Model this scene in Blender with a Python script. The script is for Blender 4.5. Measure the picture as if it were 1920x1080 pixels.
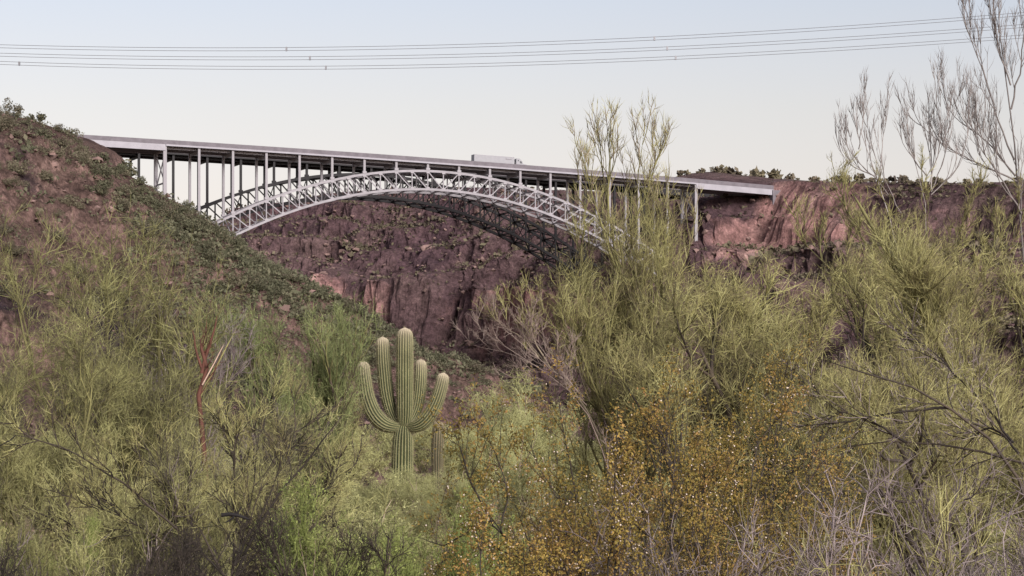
import bpy, math, random
import numpy as np
from mathutils import Vector, Quaternion, Matrix

# ------------------------------------------------------------------ clear
for o in list(bpy.data.objects):
    bpy.data.objects.remove(o)
scene = bpy.context.scene
C = scene.collection
R = math.radians

# ------------------------------------------------------------------ camera
FPX, HY, EYE = 4600.0, 860.0, 1.6          # focal length and horizon row, in pixels of a 1920 wide frame
cam_d = bpy.data.cameras.new("camera")
cam_d.sensor_width = 36.0
cam_d.lens = FPX / 1920 * 36.0
cam_d.shift_y = (HY - 540.0) / 1920.0
cam_d.clip_start = 0.1
cam_d.clip_end = 20000
cam = bpy.data.objects.new("camera", cam_d)
C.objects.link(cam)
cam.location = (0, 0, EYE)
cam.rotation_euler = (R(90), 0, 0)
scene.camera = cam

# ------------------------------------------------------------------ sky and sun
SUN_EL, SUN_AZ = R(26), R(150)               # azimuth clockwise from +Y (view direction): behind the camera, to the right
world = bpy.data.worlds.new("World")
scene.world = world
world.use_nodes = True
wn = world.node_tree.nodes
wl = world.node_tree.links
wn.clear()
sky = wn.new("ShaderNodeTexSky")
sky.sky_type = 'NISHITA'
sky.sun_disc = False
sky.sun_elevation = SUN_EL
sky.sun_rotation = SUN_AZ
sky.altitude = 600
sky.air_density = 0.9
sky.dust_density = 2.2
sky.ozone_density = 2.0
hsv = wn.new("ShaderNodeHueSaturation")
hsv.inputs['Saturation'].default_value = 0.30
# warm dust low in the sky, all round the horizon
wg = wn.new("ShaderNodeTexCoord")
wsep = wn.new("ShaderNodeSeparateXYZ")
wl.new(wg.outputs['Generated'], wsep.inputs[0])
wr = wn.new("ShaderNodeValToRGB")
we = wr.color_ramp.elements
we[0].position = 0.0; we[0].color = (1.0, 0.84, 0.73, 1)
we[1].position = 0.45; we[1].color = (0.87, 0.82, 0.90, 1)  # purple tint added to the unseen overhead sky to colour the shade
for pos_, col_ in ((0.105, (1.0, 0.865, 0.765)), (0.140, (0.965, 0.880, 0.800)), (0.185, (0.895, 0.893, 0.910))):
    el_ = we.new(pos_); el_.color = (*col_, 1)
wl.new(wsep.outputs['Z'], wr.inputs[0])
wm = wn.new("ShaderNodeMix"); wm.data_type = 'RGBA'; wm.blend_type = 'MULTIPLY'; wm.inputs[0].default_value = 1.0
bg = wn.new("ShaderNodeBackground")
bg.inputs['Strength'].default_value = 0.0645
wo = wn.new("ShaderNodeOutputWorld")
wl.new(sky.outputs[0], hsv.inputs['Color'])
wl.new(hsv.outputs[0], wm.inputs[6])
wl.new(wr.outputs[0], wm.inputs[7])
wl.new(wm.outputs[2], bg.inputs[0])
wl.new(bg.outputs[0], wo.inputs[0])

sun_d = bpy.data.lights.new("sun", 'SUN')
sun_d.energy = 2.4
sun_d.angle = R(25)
sun_d.color = (1.0, 0.93, 0.86)
sun = bpy.data.objects.new("sun", sun_d)
C.objects.link(sun)
sdir = Vector((math.sin(SUN_AZ) * math.cos(SUN_EL), math.cos(SUN_AZ) * math.cos(SUN_EL), math.sin(SUN_EL)))
sun.rotation_euler = sdir.to_track_quat('Z', 'Y').to_euler()
sun.location = sdir * 200

vs = scene.view_settings
vs.view_transform = 'Standard'
vs.look = 'None'
vs.exposure = 1.25
vs.gamma = 1.0
vs.use_curve_mapping = False

# ------------------------------------------------------------------ helpers
def P3(px, py, y):
    """world point at distance y seen at a pixel of the 1920x1080 frame"""
    return np.array(((px - 960) / FPX * y, y, EYE + (HY - py) / FPX * y))

def tag(o, label=None, cat=None, group=None, kind=None):
    if label: o["label"] = label
    if cat: o["category"] = cat
    if group: o["group"] = group
    if kind: o["kind"] = kind
    return o

def link(name, data, mat=None, parent=None):
    o = bpy.data.objects.new(name, data)
    C.objects.link(o)
    if parent is not None:
        o.parent = parent
    if mat is not None and data is not None and len(data.materials) == 0:
        data.materials.append(mat)
    return o

def empty(name, loc=(0, 0, 0), rz=0.0):
    o = bpy.data.objects.new(name, None)
    C.objects.link(o)
    o.location = loc
    o.rotation_euler = (0, 0, rz)
    o.empty_display_size = 0.5
    return o

def copy_tree(o, parent=None):
    c = o.copy()
    C.objects.link(c)
    c.parent = parent
    for ch in o.children:
        copy_tree(ch, c)
    return c

def mesh_np(name, V, faces, smooth=False, attrs=None):
    """V (n,3); faces: list of (m,k) integer arrays"""
    me = bpy.data.meshes.new(name)
    V = np.asarray(V, np.float32)
    me.vertices.add(len(V))
    me.vertices.foreach_set("co", V.ravel())
    loops, starts, totals, s = [], [], [], 0
    for F in faces:
        F = np.asarray(F, np.int32)
        if len(F) == 0: continue
        m, k = F.shape
        loops.append(F.ravel())
        starts.append(s + np.arange(m) * k)
        totals.append(np.full(m, k))
        s += m * k
    loops = np.concatenate(loops).astype(np.int32)
    starts = np.concatenate(starts).astype(np.int32)
    totals = np.concatenate(totals).astype(np.int32)
    me.loops.add(len(loops))
    me.loops.foreach_set("vertex_index", loops)
    me.polygons.add(len(starts))
    me.polygons.foreach_set("loop_start", starts)
    me.polygons.foreach_set("loop_total", totals)
    me.polygons.foreach_set("use_smooth", np.full(len(starts), bool(smooth)))
    for k, a in (attrs or {}).items():
        at = me.attributes.new(k, 'FLOAT', 'POINT')
        at.data.foreach_set("value", np.asarray(a, np.float32))
    me.update(calc_edges=True)
    me.validate()
    return me

class Soup:
    """collects vertices and faces for one mesh"""
    def __init__(s):
        s.V, s.F, s.A, s.n = [], [], [], 0
    def add(s, V, faces, a=None):
        V = np.asarray(V, float).reshape(-1, 3)
        s.V.append(V)
        for F in faces:
            F = np.asarray(F)
            if len(F): s.F.append(F + s.n)
        s.A.append(np.zeros(len(V)) if a is None else np.broadcast_to(np.asarray(a, float), (len(V),)))
        s.n += len(V)
    def box(s, x0, x1, y0, y1, z0, z1):
        v = [(x, y, z) for x in (x0, x1) for y in (y0, y1) for z in (z0, z1)]
        s.add(v, [[(0, 1, 3, 2), (4, 6, 7, 5), (0, 4, 5, 1), (2, 3, 7, 6), (0, 2, 6, 4), (1, 5, 7, 3)]])
    def mesh(s, name, smooth=False, attr='tint'):
        return mesh_np(name, np.concatenate(s.V), s.F, smooth, {attr: np.concatenate(s.A)})

# --- numpy gradient noise
_prng = np.random.default_rng(5)
_perm = np.concatenate([_prng.permutation(256)] * 3).astype(np.int64)
_grad = _prng.normal(size=(256, 3)); _grad /= np.linalg.norm(_grad, axis=1)[:, None]
def perlin(P):
    P = np.asarray(P, float)
    i = np.floor(P).astype(np.int64); f = P - i; i &= 255
    u = f * f * f * (f * (f * 6 - 15) + 10)
    out = 0
    for dx in (0, 1):
        wx = u[..., 0] if dx else 1 - u[..., 0]
        for dy in (0, 1):
            wy = u[..., 1] if dy else 1 - u[..., 1]
            for dz in (0, 1):
                wz = u[..., 2] if dz else 1 - u[..., 2]
                h = _perm[_perm[_perm[(i[..., 0] + dx) & 255] + ((i[..., 1] + dy) & 255)] + ((i[..., 2] + dz) & 255)]
                g = _grad[h]
                out = out + wx * wy * wz * (g[..., 0] * (f[..., 0] - dx) + g[..., 1] * (f[..., 1] - dy) + g[..., 2] * (f[..., 2] - dz))
    return out * 1.6
def fbm(P, octs=5, ridged=False, gain=0.5):
    a, s, t = 1.0, 0.0, 0.0
    P = np.asarray(P, float)
    for k in range(octs):
        n = perlin(P * (2.03 ** k) + 17.3 * k)
        if ridged: n = 1 - 2 * np.abs(n)
        s = s + a * n; t += a; a *= gain
    return s / t
def smooth(a, b, x):
    t = np.clip((x - a) / (b - a), 0, 1)
    return t * t * (3 - 2 * t)

# ------------------------------------------------------------------ materials
MAT = {}
def lin(c):
    return tuple(((v / 12.92) if v <= 0.04045 else ((v + 0.055) / 1.055) ** 2.4) for v in c)

def mat_basic(name, col, rough=0.7, metal=0.0, var=0.25, scale=3.0, detail=6.0, bump=0.0, bscale=None, spec=0.3, coord='Object'):
    """base colour broken up by noise (dirt, wear)"""
    m = bpy.data.materials.new(name); m.use_nodes = True
    nt = m.node_tree; n = nt.nodes; l = nt.links
    b = n["Principled BSDF"]
    b.inputs['Roughness'].default_value = rough
    b.inputs['Metallic'].default_value = metal
    b.inputs['Specular IOR Level'].default_value = spec
    tc = n.new("ShaderNodeTexCoord")
    nz = n.new("ShaderNodeTexNoise"); nz.inputs['Scale'].default_value = scale; nz.inputs['Detail'].default_value = detail
    l.new(tc.outputs[coord], nz.inputs['Vector'])
    mr = n.new("ShaderNodeMapRange"); mr.inputs[1].default_value = 0.3; mr.inputs[2].default_value = 0.7
    mr.inputs[3].default_value = 1 - var; mr.inputs[4].default_value = 1 + var
    l.new(nz.outputs['Fac'], mr.inputs[0])
    mx = n.new("ShaderNodeMix"); mx.data_type = 'RGBA'; mx.blend_type = 'MULTIPLY'; mx.inputs[0].default_value = 1.0
    mx.inputs[6].default_value = (*col, 1)
    l.new(mr.outputs[0], mx.inputs[7])
    l.new(mx.outputs[2], b.inputs['Base Color'])
    if bump:
        bz = n.new("ShaderNodeTexNoise"); bz.inputs['Scale'].default_value = bscale or scale * 4; bz.inputs['Detail'].default_value = 8
        l.new(tc.outputs[coord], bz.inputs['Vector'])
        bp = n.new("ShaderNodeBump"); bp.inputs['Strength'].default_value = bump
        l.new(bz.outputs['Fac'], bp.inputs['Height'])
        l.new(bp.outputs[0], b.inputs['Normal'])
    MAT[name] = m
    return m

def mat_plant(name, cols, rough=0.75, nscale=1.6, trans=0.0, nmix=0.5):
    """cols: ramp colours picked by a mix of the per-twig tint and a soft noise through the plant"""
    m = bpy.data.materials.new(name); m.use_nodes = True
    nt = m.node_tree; n = nt.nodes; l = nt.links
    b = n["Principled BSDF"]
    b.inputs['Roughness'].default_value = rough
    b.inputs['Specular IOR Level'].default_value = 0.2
    at = n.new("ShaderNodeAttribute"); at.attribute_name = 'tint'
    oi = n.new("ShaderNodeObjectInfo")
    tc = n.new("ShaderNodeTexCoord")
    va = n.new("ShaderNodeVectorMath"); va.operation = 'ADD'
    l.new(tc.outputs['Object'], va.inputs[0]); l.new(oi.outputs['Random'], va.inputs[1])
    nz = n.new("ShaderNodeTexNoise"); nz.inputs['Scale'].default_value = nscale; nz.inputs['Detail'].default_value = 3
    l.new(va.outputs[0], nz.inputs['Vector'])
    mr = n.new("ShaderNodeMapRange"); mr.inputs[1].default_value = 0.3; mr.inputs[2].default_value = 0.7
    l.new(nz.outputs['Fac'], mr.inputs[0])
    mm = n.new("ShaderNodeMix"); mm.data_type = 'FLOAT'; mm.inputs[0].default_value = nmix
    l.new(at.outputs['Fac'], mm.inputs[2]); l.new(mr.outputs[0], mm.inputs[3])
    rp = n.new("ShaderNodeValToRGB")
    e = rp.color_ramp.elements
    while len(e) < len(cols): e.new(0.5)
    for k, c in enumerate(cols):
        e[k].position = 0.15 + 0.7 * k / (len(cols) - 1)
        e[k].color = (*c, 1)
    l.new(mm.outputs[0], rp.inputs[0])
    hv = n.new("ShaderNodeHueSaturation")
    vr = n.new("ShaderNodeMapRange"); vr.inputs[3].default_value = 0.78; vr.inputs[4].default_value = 1.15
    l.new(oi.outputs['Random'], vr.inputs[0]); l.new(vr.outputs[0], hv.inputs['Value']); l.new(rp.outputs[0], hv.inputs['Color'])
    rp = hv
    l.new(rp.outputs[0], b.inputs['Base Color'])
    if trans:
        tr = n.new("ShaderNodeBsdfTranslucent"); l.new(rp.outputs[0], tr.inputs[0])
        ms = n.new("ShaderNodeMixShader"); ms.inputs[0].default_value = trans
        out = n["Material Output"]
        l.new(b.outputs[0], ms.inputs[1]); l.new(tr.outputs[0], ms.inputs[2]); l.new(ms.outputs[0], out.inputs[0])
    MAT[name] = m
    return m

def mat_terrain(name, soils, rock, dark, rock_lo=0.25, rock_hi=0.5, scale=0.02, dark_amt=0.55, strata=0.0, bump=1.0):
    """soil by noise, bare rock where the slope is steep, dark basalt patches"""
    m = bpy.data.materials.new(name); m.use_nodes = True
    nt = m.node_tree; n = nt.nodes; l = nt.links
    b = n["Principled BSDF"]; b.inputs['Roughness'].default_value = 0.95; b.inputs['Specular IOR Level'].default_value = 0.1
    geo = n.new("ShaderNodeNewGeometry")
    def noise(s, d=8, off=0.0, rough=0.6, stretch=None):
        src = geo.outputs['Position']
        mp = n.new("ShaderNodeMapping"); mp.inputs['Location'].default_value = (off, off * .7, off * .3)
        if stretch: mp.inputs['Scale'].default_value = stretch
        l.new(src, mp.inputs[0])
        t = n.new("ShaderNodeTexNoise"); t.inputs['Scale'].default_value = s; t.inputs['Detail'].default_value = d
        t.inputs['Roughness'].default_value = rough
        l.new(mp.outputs[0], t.inputs['Vector'])
        return t.outputs['Fac']
    def ramp(src, cols, lo=0.3, hi=0.7):
        r = n.new("ShaderNodeValToRGB"); e = r.color_ramp.elements
        while len(e) < len(cols): e.new(0.5)
        for k, c in enumerate(cols):
            e[k].position = lo + (hi - lo) * k / (len(cols) - 1); e[k].color = (*c, 1)
        l.new(src, r.inputs[0]); return r.outputs[0]
    def rng(src, a, bb):
        r = n.new("ShaderNodeMapRange"); r.inputs[1].default_value = a; r.inputs[2].default_value = bb
        l.new(src, r.inputs[0]); return r.outputs[0]
    def mix(f, a, bb):
        x = n.new("ShaderNodeMix"); x.data_type = 'RGBA'
        if isinstance(f, float): x.inputs[0].default_value = f
        else: l.new(f, x.inputs[0])
        l.new(a, x.inputs[6]); l.new(bb, x.inputs[7]); return x.outputs[2]
    soil = ramp(noise(scale, 10, rough=0.7), soils)
    rockc = ramp(noise(scale * 6, 8, 31, 0.7, (1, 1, 0.35)), rock, 0.28, 0.72)
    at = n.new("ShaderNodeAttribute"); at.attribute_name = 'rock'
    add = n.new("ShaderNodeMath"); add.operation = 'ADD'
    l.new(at.outputs['Fac'], add.inputs[0])
    k = n.new("ShaderNodeMath"); k.operation = 'MULTIPLY_ADD'; k.inputs[1].default_value = 0.7; k.inputs[2].default_value = -0.35
    l.new(noise(scale * 5, 6, 11, 0.65), k.inputs[0]); l.new(k.outputs[0], add.inputs[1])
    col = mix(rng(add.outputs[0], rock_lo, rock_hi), soil, rockc)
    dk = ramp(noise(scale * 9, 5, 71), dark)
    at2 = n.new("ShaderNodeAttribute"); at2.attribute_name = 'basalt'
    add2 = n.new("ShaderNodeMath"); add2.operation = 'ADD'
    l.new(at2.outputs['Fac'], add2.inputs[0]); l.new(noise(scale * 2.2, 9, 53, 0.7), add2.inputs[1])
    col = mix(rng(add2.outputs[0], dark_amt, dark_amt + 0.12), col, dk)
    # stony grain at two sizes
    hs = n.new("ShaderNodeHueSaturation"); hs.inputs['Saturation'].default_value = 1.0
    gm = n.new("ShaderNodeMath"); gm.operation = 'MULTIPLY'
    for src_, slot in ((noise(0.9, 6, 19, 0.75), 0), (noise(0.22, 5, 43, 0.7), 1)):
        q_ = n.new("ShaderNodeMapRange"); q_.inputs[1].default_value = 0.36; q_.inputs[2].default_value = 0.64
        q_.inputs[3].default_value = 0.62; q_.inputs[4].default_value = 1.42
        l.new(src_, q_.inputs[0]); l.new(q_.outputs[0], gm.inputs[slot])
    l.new(gm.outputs[0], hs.inputs['Value']); l.new(col, hs.inputs['Color'])
    l.new(hs.outputs[0], b.inputs['Base Color'])
    if bump:
        bp = n.new("ShaderNodeBump"); bp.inputs['Strength'].default_value = bump; bp.inputs['Distance'].default_value = 2.5
        l.new(noise(0.33, 12, 5, 0.8), bp.inputs['Height']); l.new(bp.outputs[0], b.inputs['Normal'])
    MAT[name] = m
    return m

mat_basic('steel_grey', (0.245, 0.232, 0.255), 0.55, 0.0, 0.14, 0.35, bump=0.0)
mat_basic('steel_pale', (0.265, 0.255, 0.290), 0.5, 0.0, 0.10, 0.3)
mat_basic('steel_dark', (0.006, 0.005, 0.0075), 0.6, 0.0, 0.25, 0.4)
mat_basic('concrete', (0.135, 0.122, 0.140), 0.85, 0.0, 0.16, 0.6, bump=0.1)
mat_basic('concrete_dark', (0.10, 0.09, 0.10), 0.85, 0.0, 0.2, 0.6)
mat_basic('asphalt', (0.05, 0.05, 0.052), 0.9, 0.0, 0.2, 2.0)
mat_basic('wire', (0.22, 0.22, 0.24), 0.5, 0.6, 0.05, 1.0)
mat_basic('truck_white', (0.25, 0.25, 0.275), 0.4, 0.0, 0.06, 0.8)
mat_basic('truck_dark', (0.03, 0.03, 0.035), 0.5, 0.0, 0.1, 2)
mat_basic('glass_dark', (0.05, 0.055, 0.065), 0.08, 0.0, 0.05, 2, spec=0.6)
mat_basic('lettering', (0.16, 0.15, 0.17), 0.6, 0.0, 0.1, 4)
mat_basic('rubber', (0.02, 0.02, 0.02), 0.9, 0.0, 0.2, 6)
mat_basic('ground_soil', (0.22, 0.165, 0.12), 0.95, 0.0, 0.35, 0.6, bump=0.4, bscale=3, spec=0.0)
mat_basic('boulder', (0.16, 0.105, 0.095), 0.9, 0.0, 0.4, 0.5, bump=0.5, bscale=2)
mat_basic('deadwood_red', (0.085, 0.034, 0.024), 0.8, 0.0, 0.5, 6, bump=0.4)
mat_basic('deadwood_pale', (0.42, 0.30, 0.24), 0.8, 0.0, 0.3, 8)
mat_basic('deadwood_black', (0.012, 0.010, 0.011), 0.8, 0.0, 0.4, 8)

mat_terrain('left_hill', [(0.056, 0.038, 0.036), (0.092, 0.059, 0.053), (0.130, 0.084, 0.074), (0.095, 0.070, 0.055)],
            [(0.11, 0.072, 0.068), (0.22, 0.14, 0.125), (0.28, 0.19, 0.165)], [(0.022, 0.016, 0.020), (0.055, 0.038, 0.046)],
            0.35, 0.6, 0.016, 0.58)
mat_terrain('canyon_wall', [(0.054, 0.034, 0.043), (0.092, 0.056, 0.063), (0.128, 0.084, 0.084), (0.105, 0.082, 0.068)],  # purple put into the soil colours in place of haze
            [(0.14, 0.075, 0.075), (0.30, 0.170, 0.160), (0.46, 0.310, 0.280)], [(0.026, 0.016, 0.026), (0.058, 0.037, 0.046)],
            0.35, 0.6, 0.013, 0.57)

BARK = mat_plant('paloverde_bark', [(0.070, 0.062, 0.034), (0.125, 0.115, 0.050), (0.19, 0.178, 0.075)], nscale=2.5)
mat_plant('dark_bark', [(0.018, 0.015, 0.013), (0.045, 0.036, 0.03), (0.085, 0.065, 0.05)], nscale=3)
mat_plant('tan_bark', [(0.10, 0.08, 0.055), (0.19, 0.15, 0.11), (0.30, 0.25, 0.18)], nscale=3)
mat_plant('grey_twig', [(0.110, 0.095, 0.093), (0.185, 0.163, 0.158), (0.28, 0.255, 0.25)], nscale=2)
mat_plant('pink_twig', [(0.13, 0.090, 0.080), (0.22, 0.165, 0.145), (0.31, 0.25, 0.215)], nscale=2)
mat_plant('purple_twig', [(0.078, 0.060, 0.061), (0.169, 0.137, 0.135), (0.312, 0.260, 0.257)], nscale=2)
mat_plant('olive_twig', [(0.085, 0.066, 0.056), (0.200, 0.172, 0.085), (0.345, 0.322, 0.130), (0.48, 0.46, 0.22)], nscale=1.8, trans=0.15)
mat_plant('moss_twig', [(0.070, 0.058, 0.050), (0.165, 0.155, 0.075), (0.285, 0.280, 0.115), (0.42, 0.41, 0.19)], nscale=1.8, trans=0.12)
mat_plant('green_twig', [(0.095, 0.105, 0.055), (0.16, 0.185, 0.075), (0.24, 0.275, 0.11), (0.34, 0.37, 0.17)], nscale=1.8, trans=0.15)
mat_plant('pale_twig', [(0.19, 0.185, 0.085), (0.31, 0.31, 0.135), (0.41, 0.41, 0.19), (0.49, 0.49, 0.26)], nscale=1.5, trans=0.15)
mat_plant('lime_leaf', [(0.15, 0.185, 0.060), (0.25, 0.295, 0.090), (0.36, 0.39, 0.130)], nscale=2.5, trans=0.2)
mat_plant('amber_leaf', [(0.150, 0.125, 0.034), (0.250, 0.195, 0.050), (0.335, 0.228, 0.064), (0.375, 0.215, 0.088)], nscale=3.0, trans=0.25, nmix=0.6)
mat_plant('seed_fuzz', [(0.46, 0.37, 0.30), (0.62, 0.53, 0.46)], nscale=4)
mat_plant('hill_shrub', [(0.13, 0.115, 0.080), (0.17, 0.155, 0.105), (0.21, 0.19, 0.13), (0.25, 0.21, 0.165)], nscale=0.05, nmix=0.3, trans=0.4)
mat_plant('hill_shrub_green', [(0.098, 0.100, 0.066), (0.140, 0.143, 0.090), (0.180, 0.178, 0.115), (0.195, 0.160, 0.115)], nscale=0.05, nmix=0.3, trans=0.4)
mat_plant('wall_shrub', [(0.060, 0.048, 0.042), (0.105, 0.088, 0.062), (0.150, 0.132, 0.084), (0.16, 0.125, 0.10)], nscale=0.02, nmix=0.4)

# ------------------------------------------------------------------ ground
def grid_faces(nu, nv):
    i = np.arange(nu - 1)[:, None] * nv + np.arange(nv - 1)[None, :]
    i = i.ravel()
    return np.stack([i, i + nv, i + nv + 1, i + 1], 1)

gx = np.concatenate([-np.geomspace(6000, 40, 40), np.linspace(-36, 36, 30), np.geomspace(40, 6000, 40)])
gy = np.concatenate([-np.geomspace(3000, 20, 20), np.linspace(-15, 160, 70), np.geomspace(165, 9000, 60)])
X, Y = np.meshgrid(gx, gy, indexing='ij')
Zg = 0.12 * fbm(np.stack([X * 0.25, Y * 0.25, X * 0], -1), 4) - smooth(110, 420, Y) * 14
Zg = np.where(np.abs(X) + np.abs(Y) > 900, -14.0 * smooth(110, 420, Y), Zg)
V = np.stack([X, Y, Zg], -1).reshape(-1, 3)
link('ground', mesh_np('ground', V, [grid_faces(len(gx), len(gy))], True), MAT['ground_soil'])["kind"] = "structure"

# ------------------------------------------------------------------ hills (lofted from a crest line down to the valley floor)
def interp_path(pts, n, pw=1.0):
    pts = np.asarray(pts, float)
    k = np.concatenate([[0], np.cumsum(np.hypot(np.diff(pts[:, 0]), np.diff(pts[:, 1])))])
    s = np.linspace(0, k[-1], n)
    return np.stack([np.interp(s, k, pts[:, j]) for j in range(pts.shape[1])], 1)

# ---- left hill
crest = [(-420, 120), (-200, 160), (0, 212), (60, 222), (120, 248), (145, 268), (165, 287), (215, 317), (260, 338), (300, 361), (345, 385), (385, 411), (440, 452),
         (520, 504), (600, 549), (700, 606), (800, 664), (900, 706), (980, 748), (1060, 800), (1160, 880)]
cr = interp_path(crest, 520)
yc = 600 + 0.10 * cr[:, 0]
cw = np.array([P3(a, b, y) for (a, b), y in zip(cr, yc)])
NV = 190
v = np.linspace(-0.28, 1, NV)
base_z = -16.0
hgt = cw[:, 2] - base_z
run = hgt * 1.75 + 26
prof = np.zeros((len(cr), NV, 3))
vv = np.clip(v, 0, 1)[None, :]
shape = 1 - (0.82 * vv + 0.30 * vv ** 2 - 0.12 * smooth(0.3, 0.7, vv))
prof[..., 0] = cw[:, None, 0] - 18 * vv * smooth(0, 1, hgt / 90)[:, None]
prof[..., 1] = cw[:, None, 1] - run[:, None] * np.where(v < 0, v * 1.6, v)[None, :]
prof[..., 2] = base_z + hgt[:, None] * shape
# behind the crest: land rises towards the road on the left, and falls off to the creek on the right
back = np.where(v < 0, -v / 0.28, 0)[None, :]
los = (cw[:, None, 2] - EYE) / cw[:, None, 1] * prof[..., 1] + EYE
keep = smooth(330, 120, cr[:, 0])[:, None]
zb = keep * (cw[:, None, 2] + (los - cw[:, None, 2]) * 0.80 - 3.0 * np.minimum(back * 8, 1) - 2.0 * back) + (1 - keep) * (cw[:, None, 2] - hgt[:, None] * 1.0 * back ** 1.1)
prof[..., 2] = np.where(v[None, :] < 0, zb, prof[..., 2])
amp = smooth(0.0, 0.10, np.abs(v))[None, :] * 0.85 + 0.15
amp = amp * smooth(0, 30, hgt)[:, None] * np.where(v < 0, 0.25, 1.0)[None, :]
nP = prof * np.array([1, 1, 1.6])
d = (fbm(nP * 0.018, 4, True) - 0.2) * 7 + fbm(nP * 0.06, 5, True) * 2.6 + fbm(nP * 0.22, 4, True, 0.65) * 1.3
LH = prof.copy()
LH[..., 2] += d * amp * 0.8
LH[..., 1] -= d * amp * 0.5
du = np.gradient(LH, axis=0); dv = np.gradient(LH, axis=1)
nrm = np.cross(dv, du); nrm /= np.linalg.norm(nrm, axis=-1, keepdims=True) + 1e-9
nrm *= np.sign(nrm[..., 2:3])
steep = 1 - nrm[..., 2]
pxl = (LH[..., 0] / LH[..., 1]) * FPX + 960
pyl = HY - (LH[..., 2] - EYE) / LH[..., 1] * FPX
bas = 0.15 * smooth(0.25, 0.6, vv) * np.ones_like(steep) + 0.05 * fbm(LH * 0.03, 3)
me = mesh_np('left_hill', LH.reshape(-1, 3), [grid_faces(len(cr), NV)], False,
             {'rock': (steep * 0.9).ravel(), 'basalt': bas.ravel()})
o = link('hillside', me, MAT['left_hill']); o["kind"] = "structure"

# ---- canyon wall behind the bridge, turning into the red mesa on the right
rim = [(200, 520, 1215), (350, 462, 1190), (466, 414, 1170), (501, 397, 1160), (555, 376, 1150), (620, 364, 1145), (720, 356, 1135), (840, 351, 1120),
       (980, 356, 1090), (1130, 360, 1055), (1230, 362, 1015), (1310, 366, 970), (1372, 366, 926), (1428, 358, 898), (1448, 344, 893), (1480, 340, 888), (1540, 344, 872), (1600, 346, 860),
       (1760, 348, 830), (1920, 352, 800), (2150, 356, 760), (2500, 350, 700), (3000, 352, 640)]
rw = np.array([P3(*a) for a in rim])
k = np.concatenate([[0], np.cumsum(np.linalg.norm(np.diff(rw, axis=0), axis=1))])
NU = 660
s = np.linspace(0, k[-1], NU)
rp = np.stack([np.interp(s, k, rw[:, j]) for j in range(3)], 1)
rpx = rp[:, 0] / rp[:, 1] * FPX + 960
tan = np.gradient(rp[:, :2], axis=0); tan /= np.linalg.norm(tan, axis=1)[:, None]
for it in range(40):
    tan[1:-1] = (tan[:-2] + tan[1:-1] * 2 + tan[2:]) / 4
tan /= np.linalg.norm(tan, axis=1)[:, None]
outw = np.stack([tan[:, 1], -tan[:, 0]], 1)           # towards the creek / camera
NV2 = 176
w = np.linspace(-0.25, 1, NV2)
# height profile: fraction dropped against horizontal run, with cliff bands
d_run = np.array([0, .06, .20, .34, .47, .50, .62, .80, 1.0])
d_drop_far = np.array([0, .05, .16, .27, .37, .53, .64, .80, 1.0])
d_drop_red = np.array([0, .24, .34, .44, .54, .60, .70, .84, 1.0])
wc = np.clip(w, 0, 1)
far = np.interp(wc, d_run, d_drop_far); red = np.interp(wc, d_run, d_drop_red)
redm = smooth(1425, 1470, rpx)[:, None]
drop = far[None] * (1 - redm) + red[None] * redm
foot = -18.0
H = (rp[:, 2] - foot)
runw = (150 + 40 * np.sin(s * 0.011))
CW = np.zeros((NU, NV2, 3))
CW[..., 0] = rp[:, None, 0] + outw[:, None, 0] * (runw[:, None] * wc[None] + np.where(w < 0, w, 0)[None] * 900)
CW[..., 1] = rp[:, None, 1] + outw[:, None, 1] * (runw[:, None] * wc[None] + np.where(w < 0, w, 0)[None] * 900)
CW[..., 2] = rp[:, None, 2] - H[:, None] * drop
bk = np.where(w < 0, -w / 0.25, 0)[None]
CW[..., 2] += bk * 3.0 - (bk > 0) * 1.2
n3 = CW * np.array([1, 1, 0.8])
band = np.exp(-((wc[None] - 0.485) / 0.05) ** 2) * np.maximum(smooth(-0.1, 0.25, fbm(CW * np.array([.012, .012, 0]), 3)), smooth(420, 480, rpx)[:, None] * smooth(960, 880, rpx)[:, None]) * (1 - redm)
gul = fbm(np.stack([s[:, None] * 0.022 + 0 * w[None], w[None] * 1.3 + 0 * s[:, None], 0 * CW[..., 0]], -1), 4, True)
dd = gul * 15 + fbm(n3 * 0.03, 5, True) * 10 + fbm(n3 * np.array([.14, .14, .05]), 4, True) * 2.6 + fbm(n3 * 0.22, 4, True, 0.65) * 1.8
dd = dd + band * fbm(n3 * np.array([.28, .28, .03]), 4, True, 0.6) * 4.0
ampw = smooth(0.0, 0.12, wc)[None] * 0.95 + 0.05 + 0.30 * redm * smooth(0, 0.02, wc)[None]
ampw = ampw * np.where(w < 0, 0.3, 1.0)[None]
CW[..., 0] += outw[:, None, 0] * dd * ampw * 0.8
CW[..., 1] += outw[:, None, 1] * dd * ampw * 0.8
CW[..., 2] += dd * ampw * 0.35 + np.where(w < 0, 0.9, 0)[None] * fbm(n3 * 0.05, 3) * 2.0
tz = CW[..., 2] / 12.0 + 1.5 * fbm(n3 * 0.010, 3)
fr = tz - np.floor(tz)
CW[..., 2] += np.where(w < 0, 0, 0.62)[None] * 12.0 * (smooth(0.35, 0.95, fr) - fr) * smooth(0.0, 0.06, wc)[None]
du = np.gradient(CW, axis=0); dv = np.gradient(CW, axis=1)
nw = np.cross(du, dv); nw /= np.linalg.norm(nw, axis=-1, keepdims=True) + 1e-9
nw *= np.sign(nw[..., 2:3] + 1e-9)
steepw = 1 - nw[..., 2]
rock = steepw * 0.34 * smooth(0.72, 0.5, wc)[None] + band * 0.50 + redm * (0.16 + 0.38 * smooth(1680, 1590, rpx)[:, None]) * np.exp(-((wc[None] - 0.05) / 0.12) ** 2)
basw = -0.15 * band - 0.3 * redm * np.exp(-((wc[None] - 0.05) / 0.14) ** 2) + 0.04 * smooth(0.5, 0.8, wc)[None]
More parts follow.
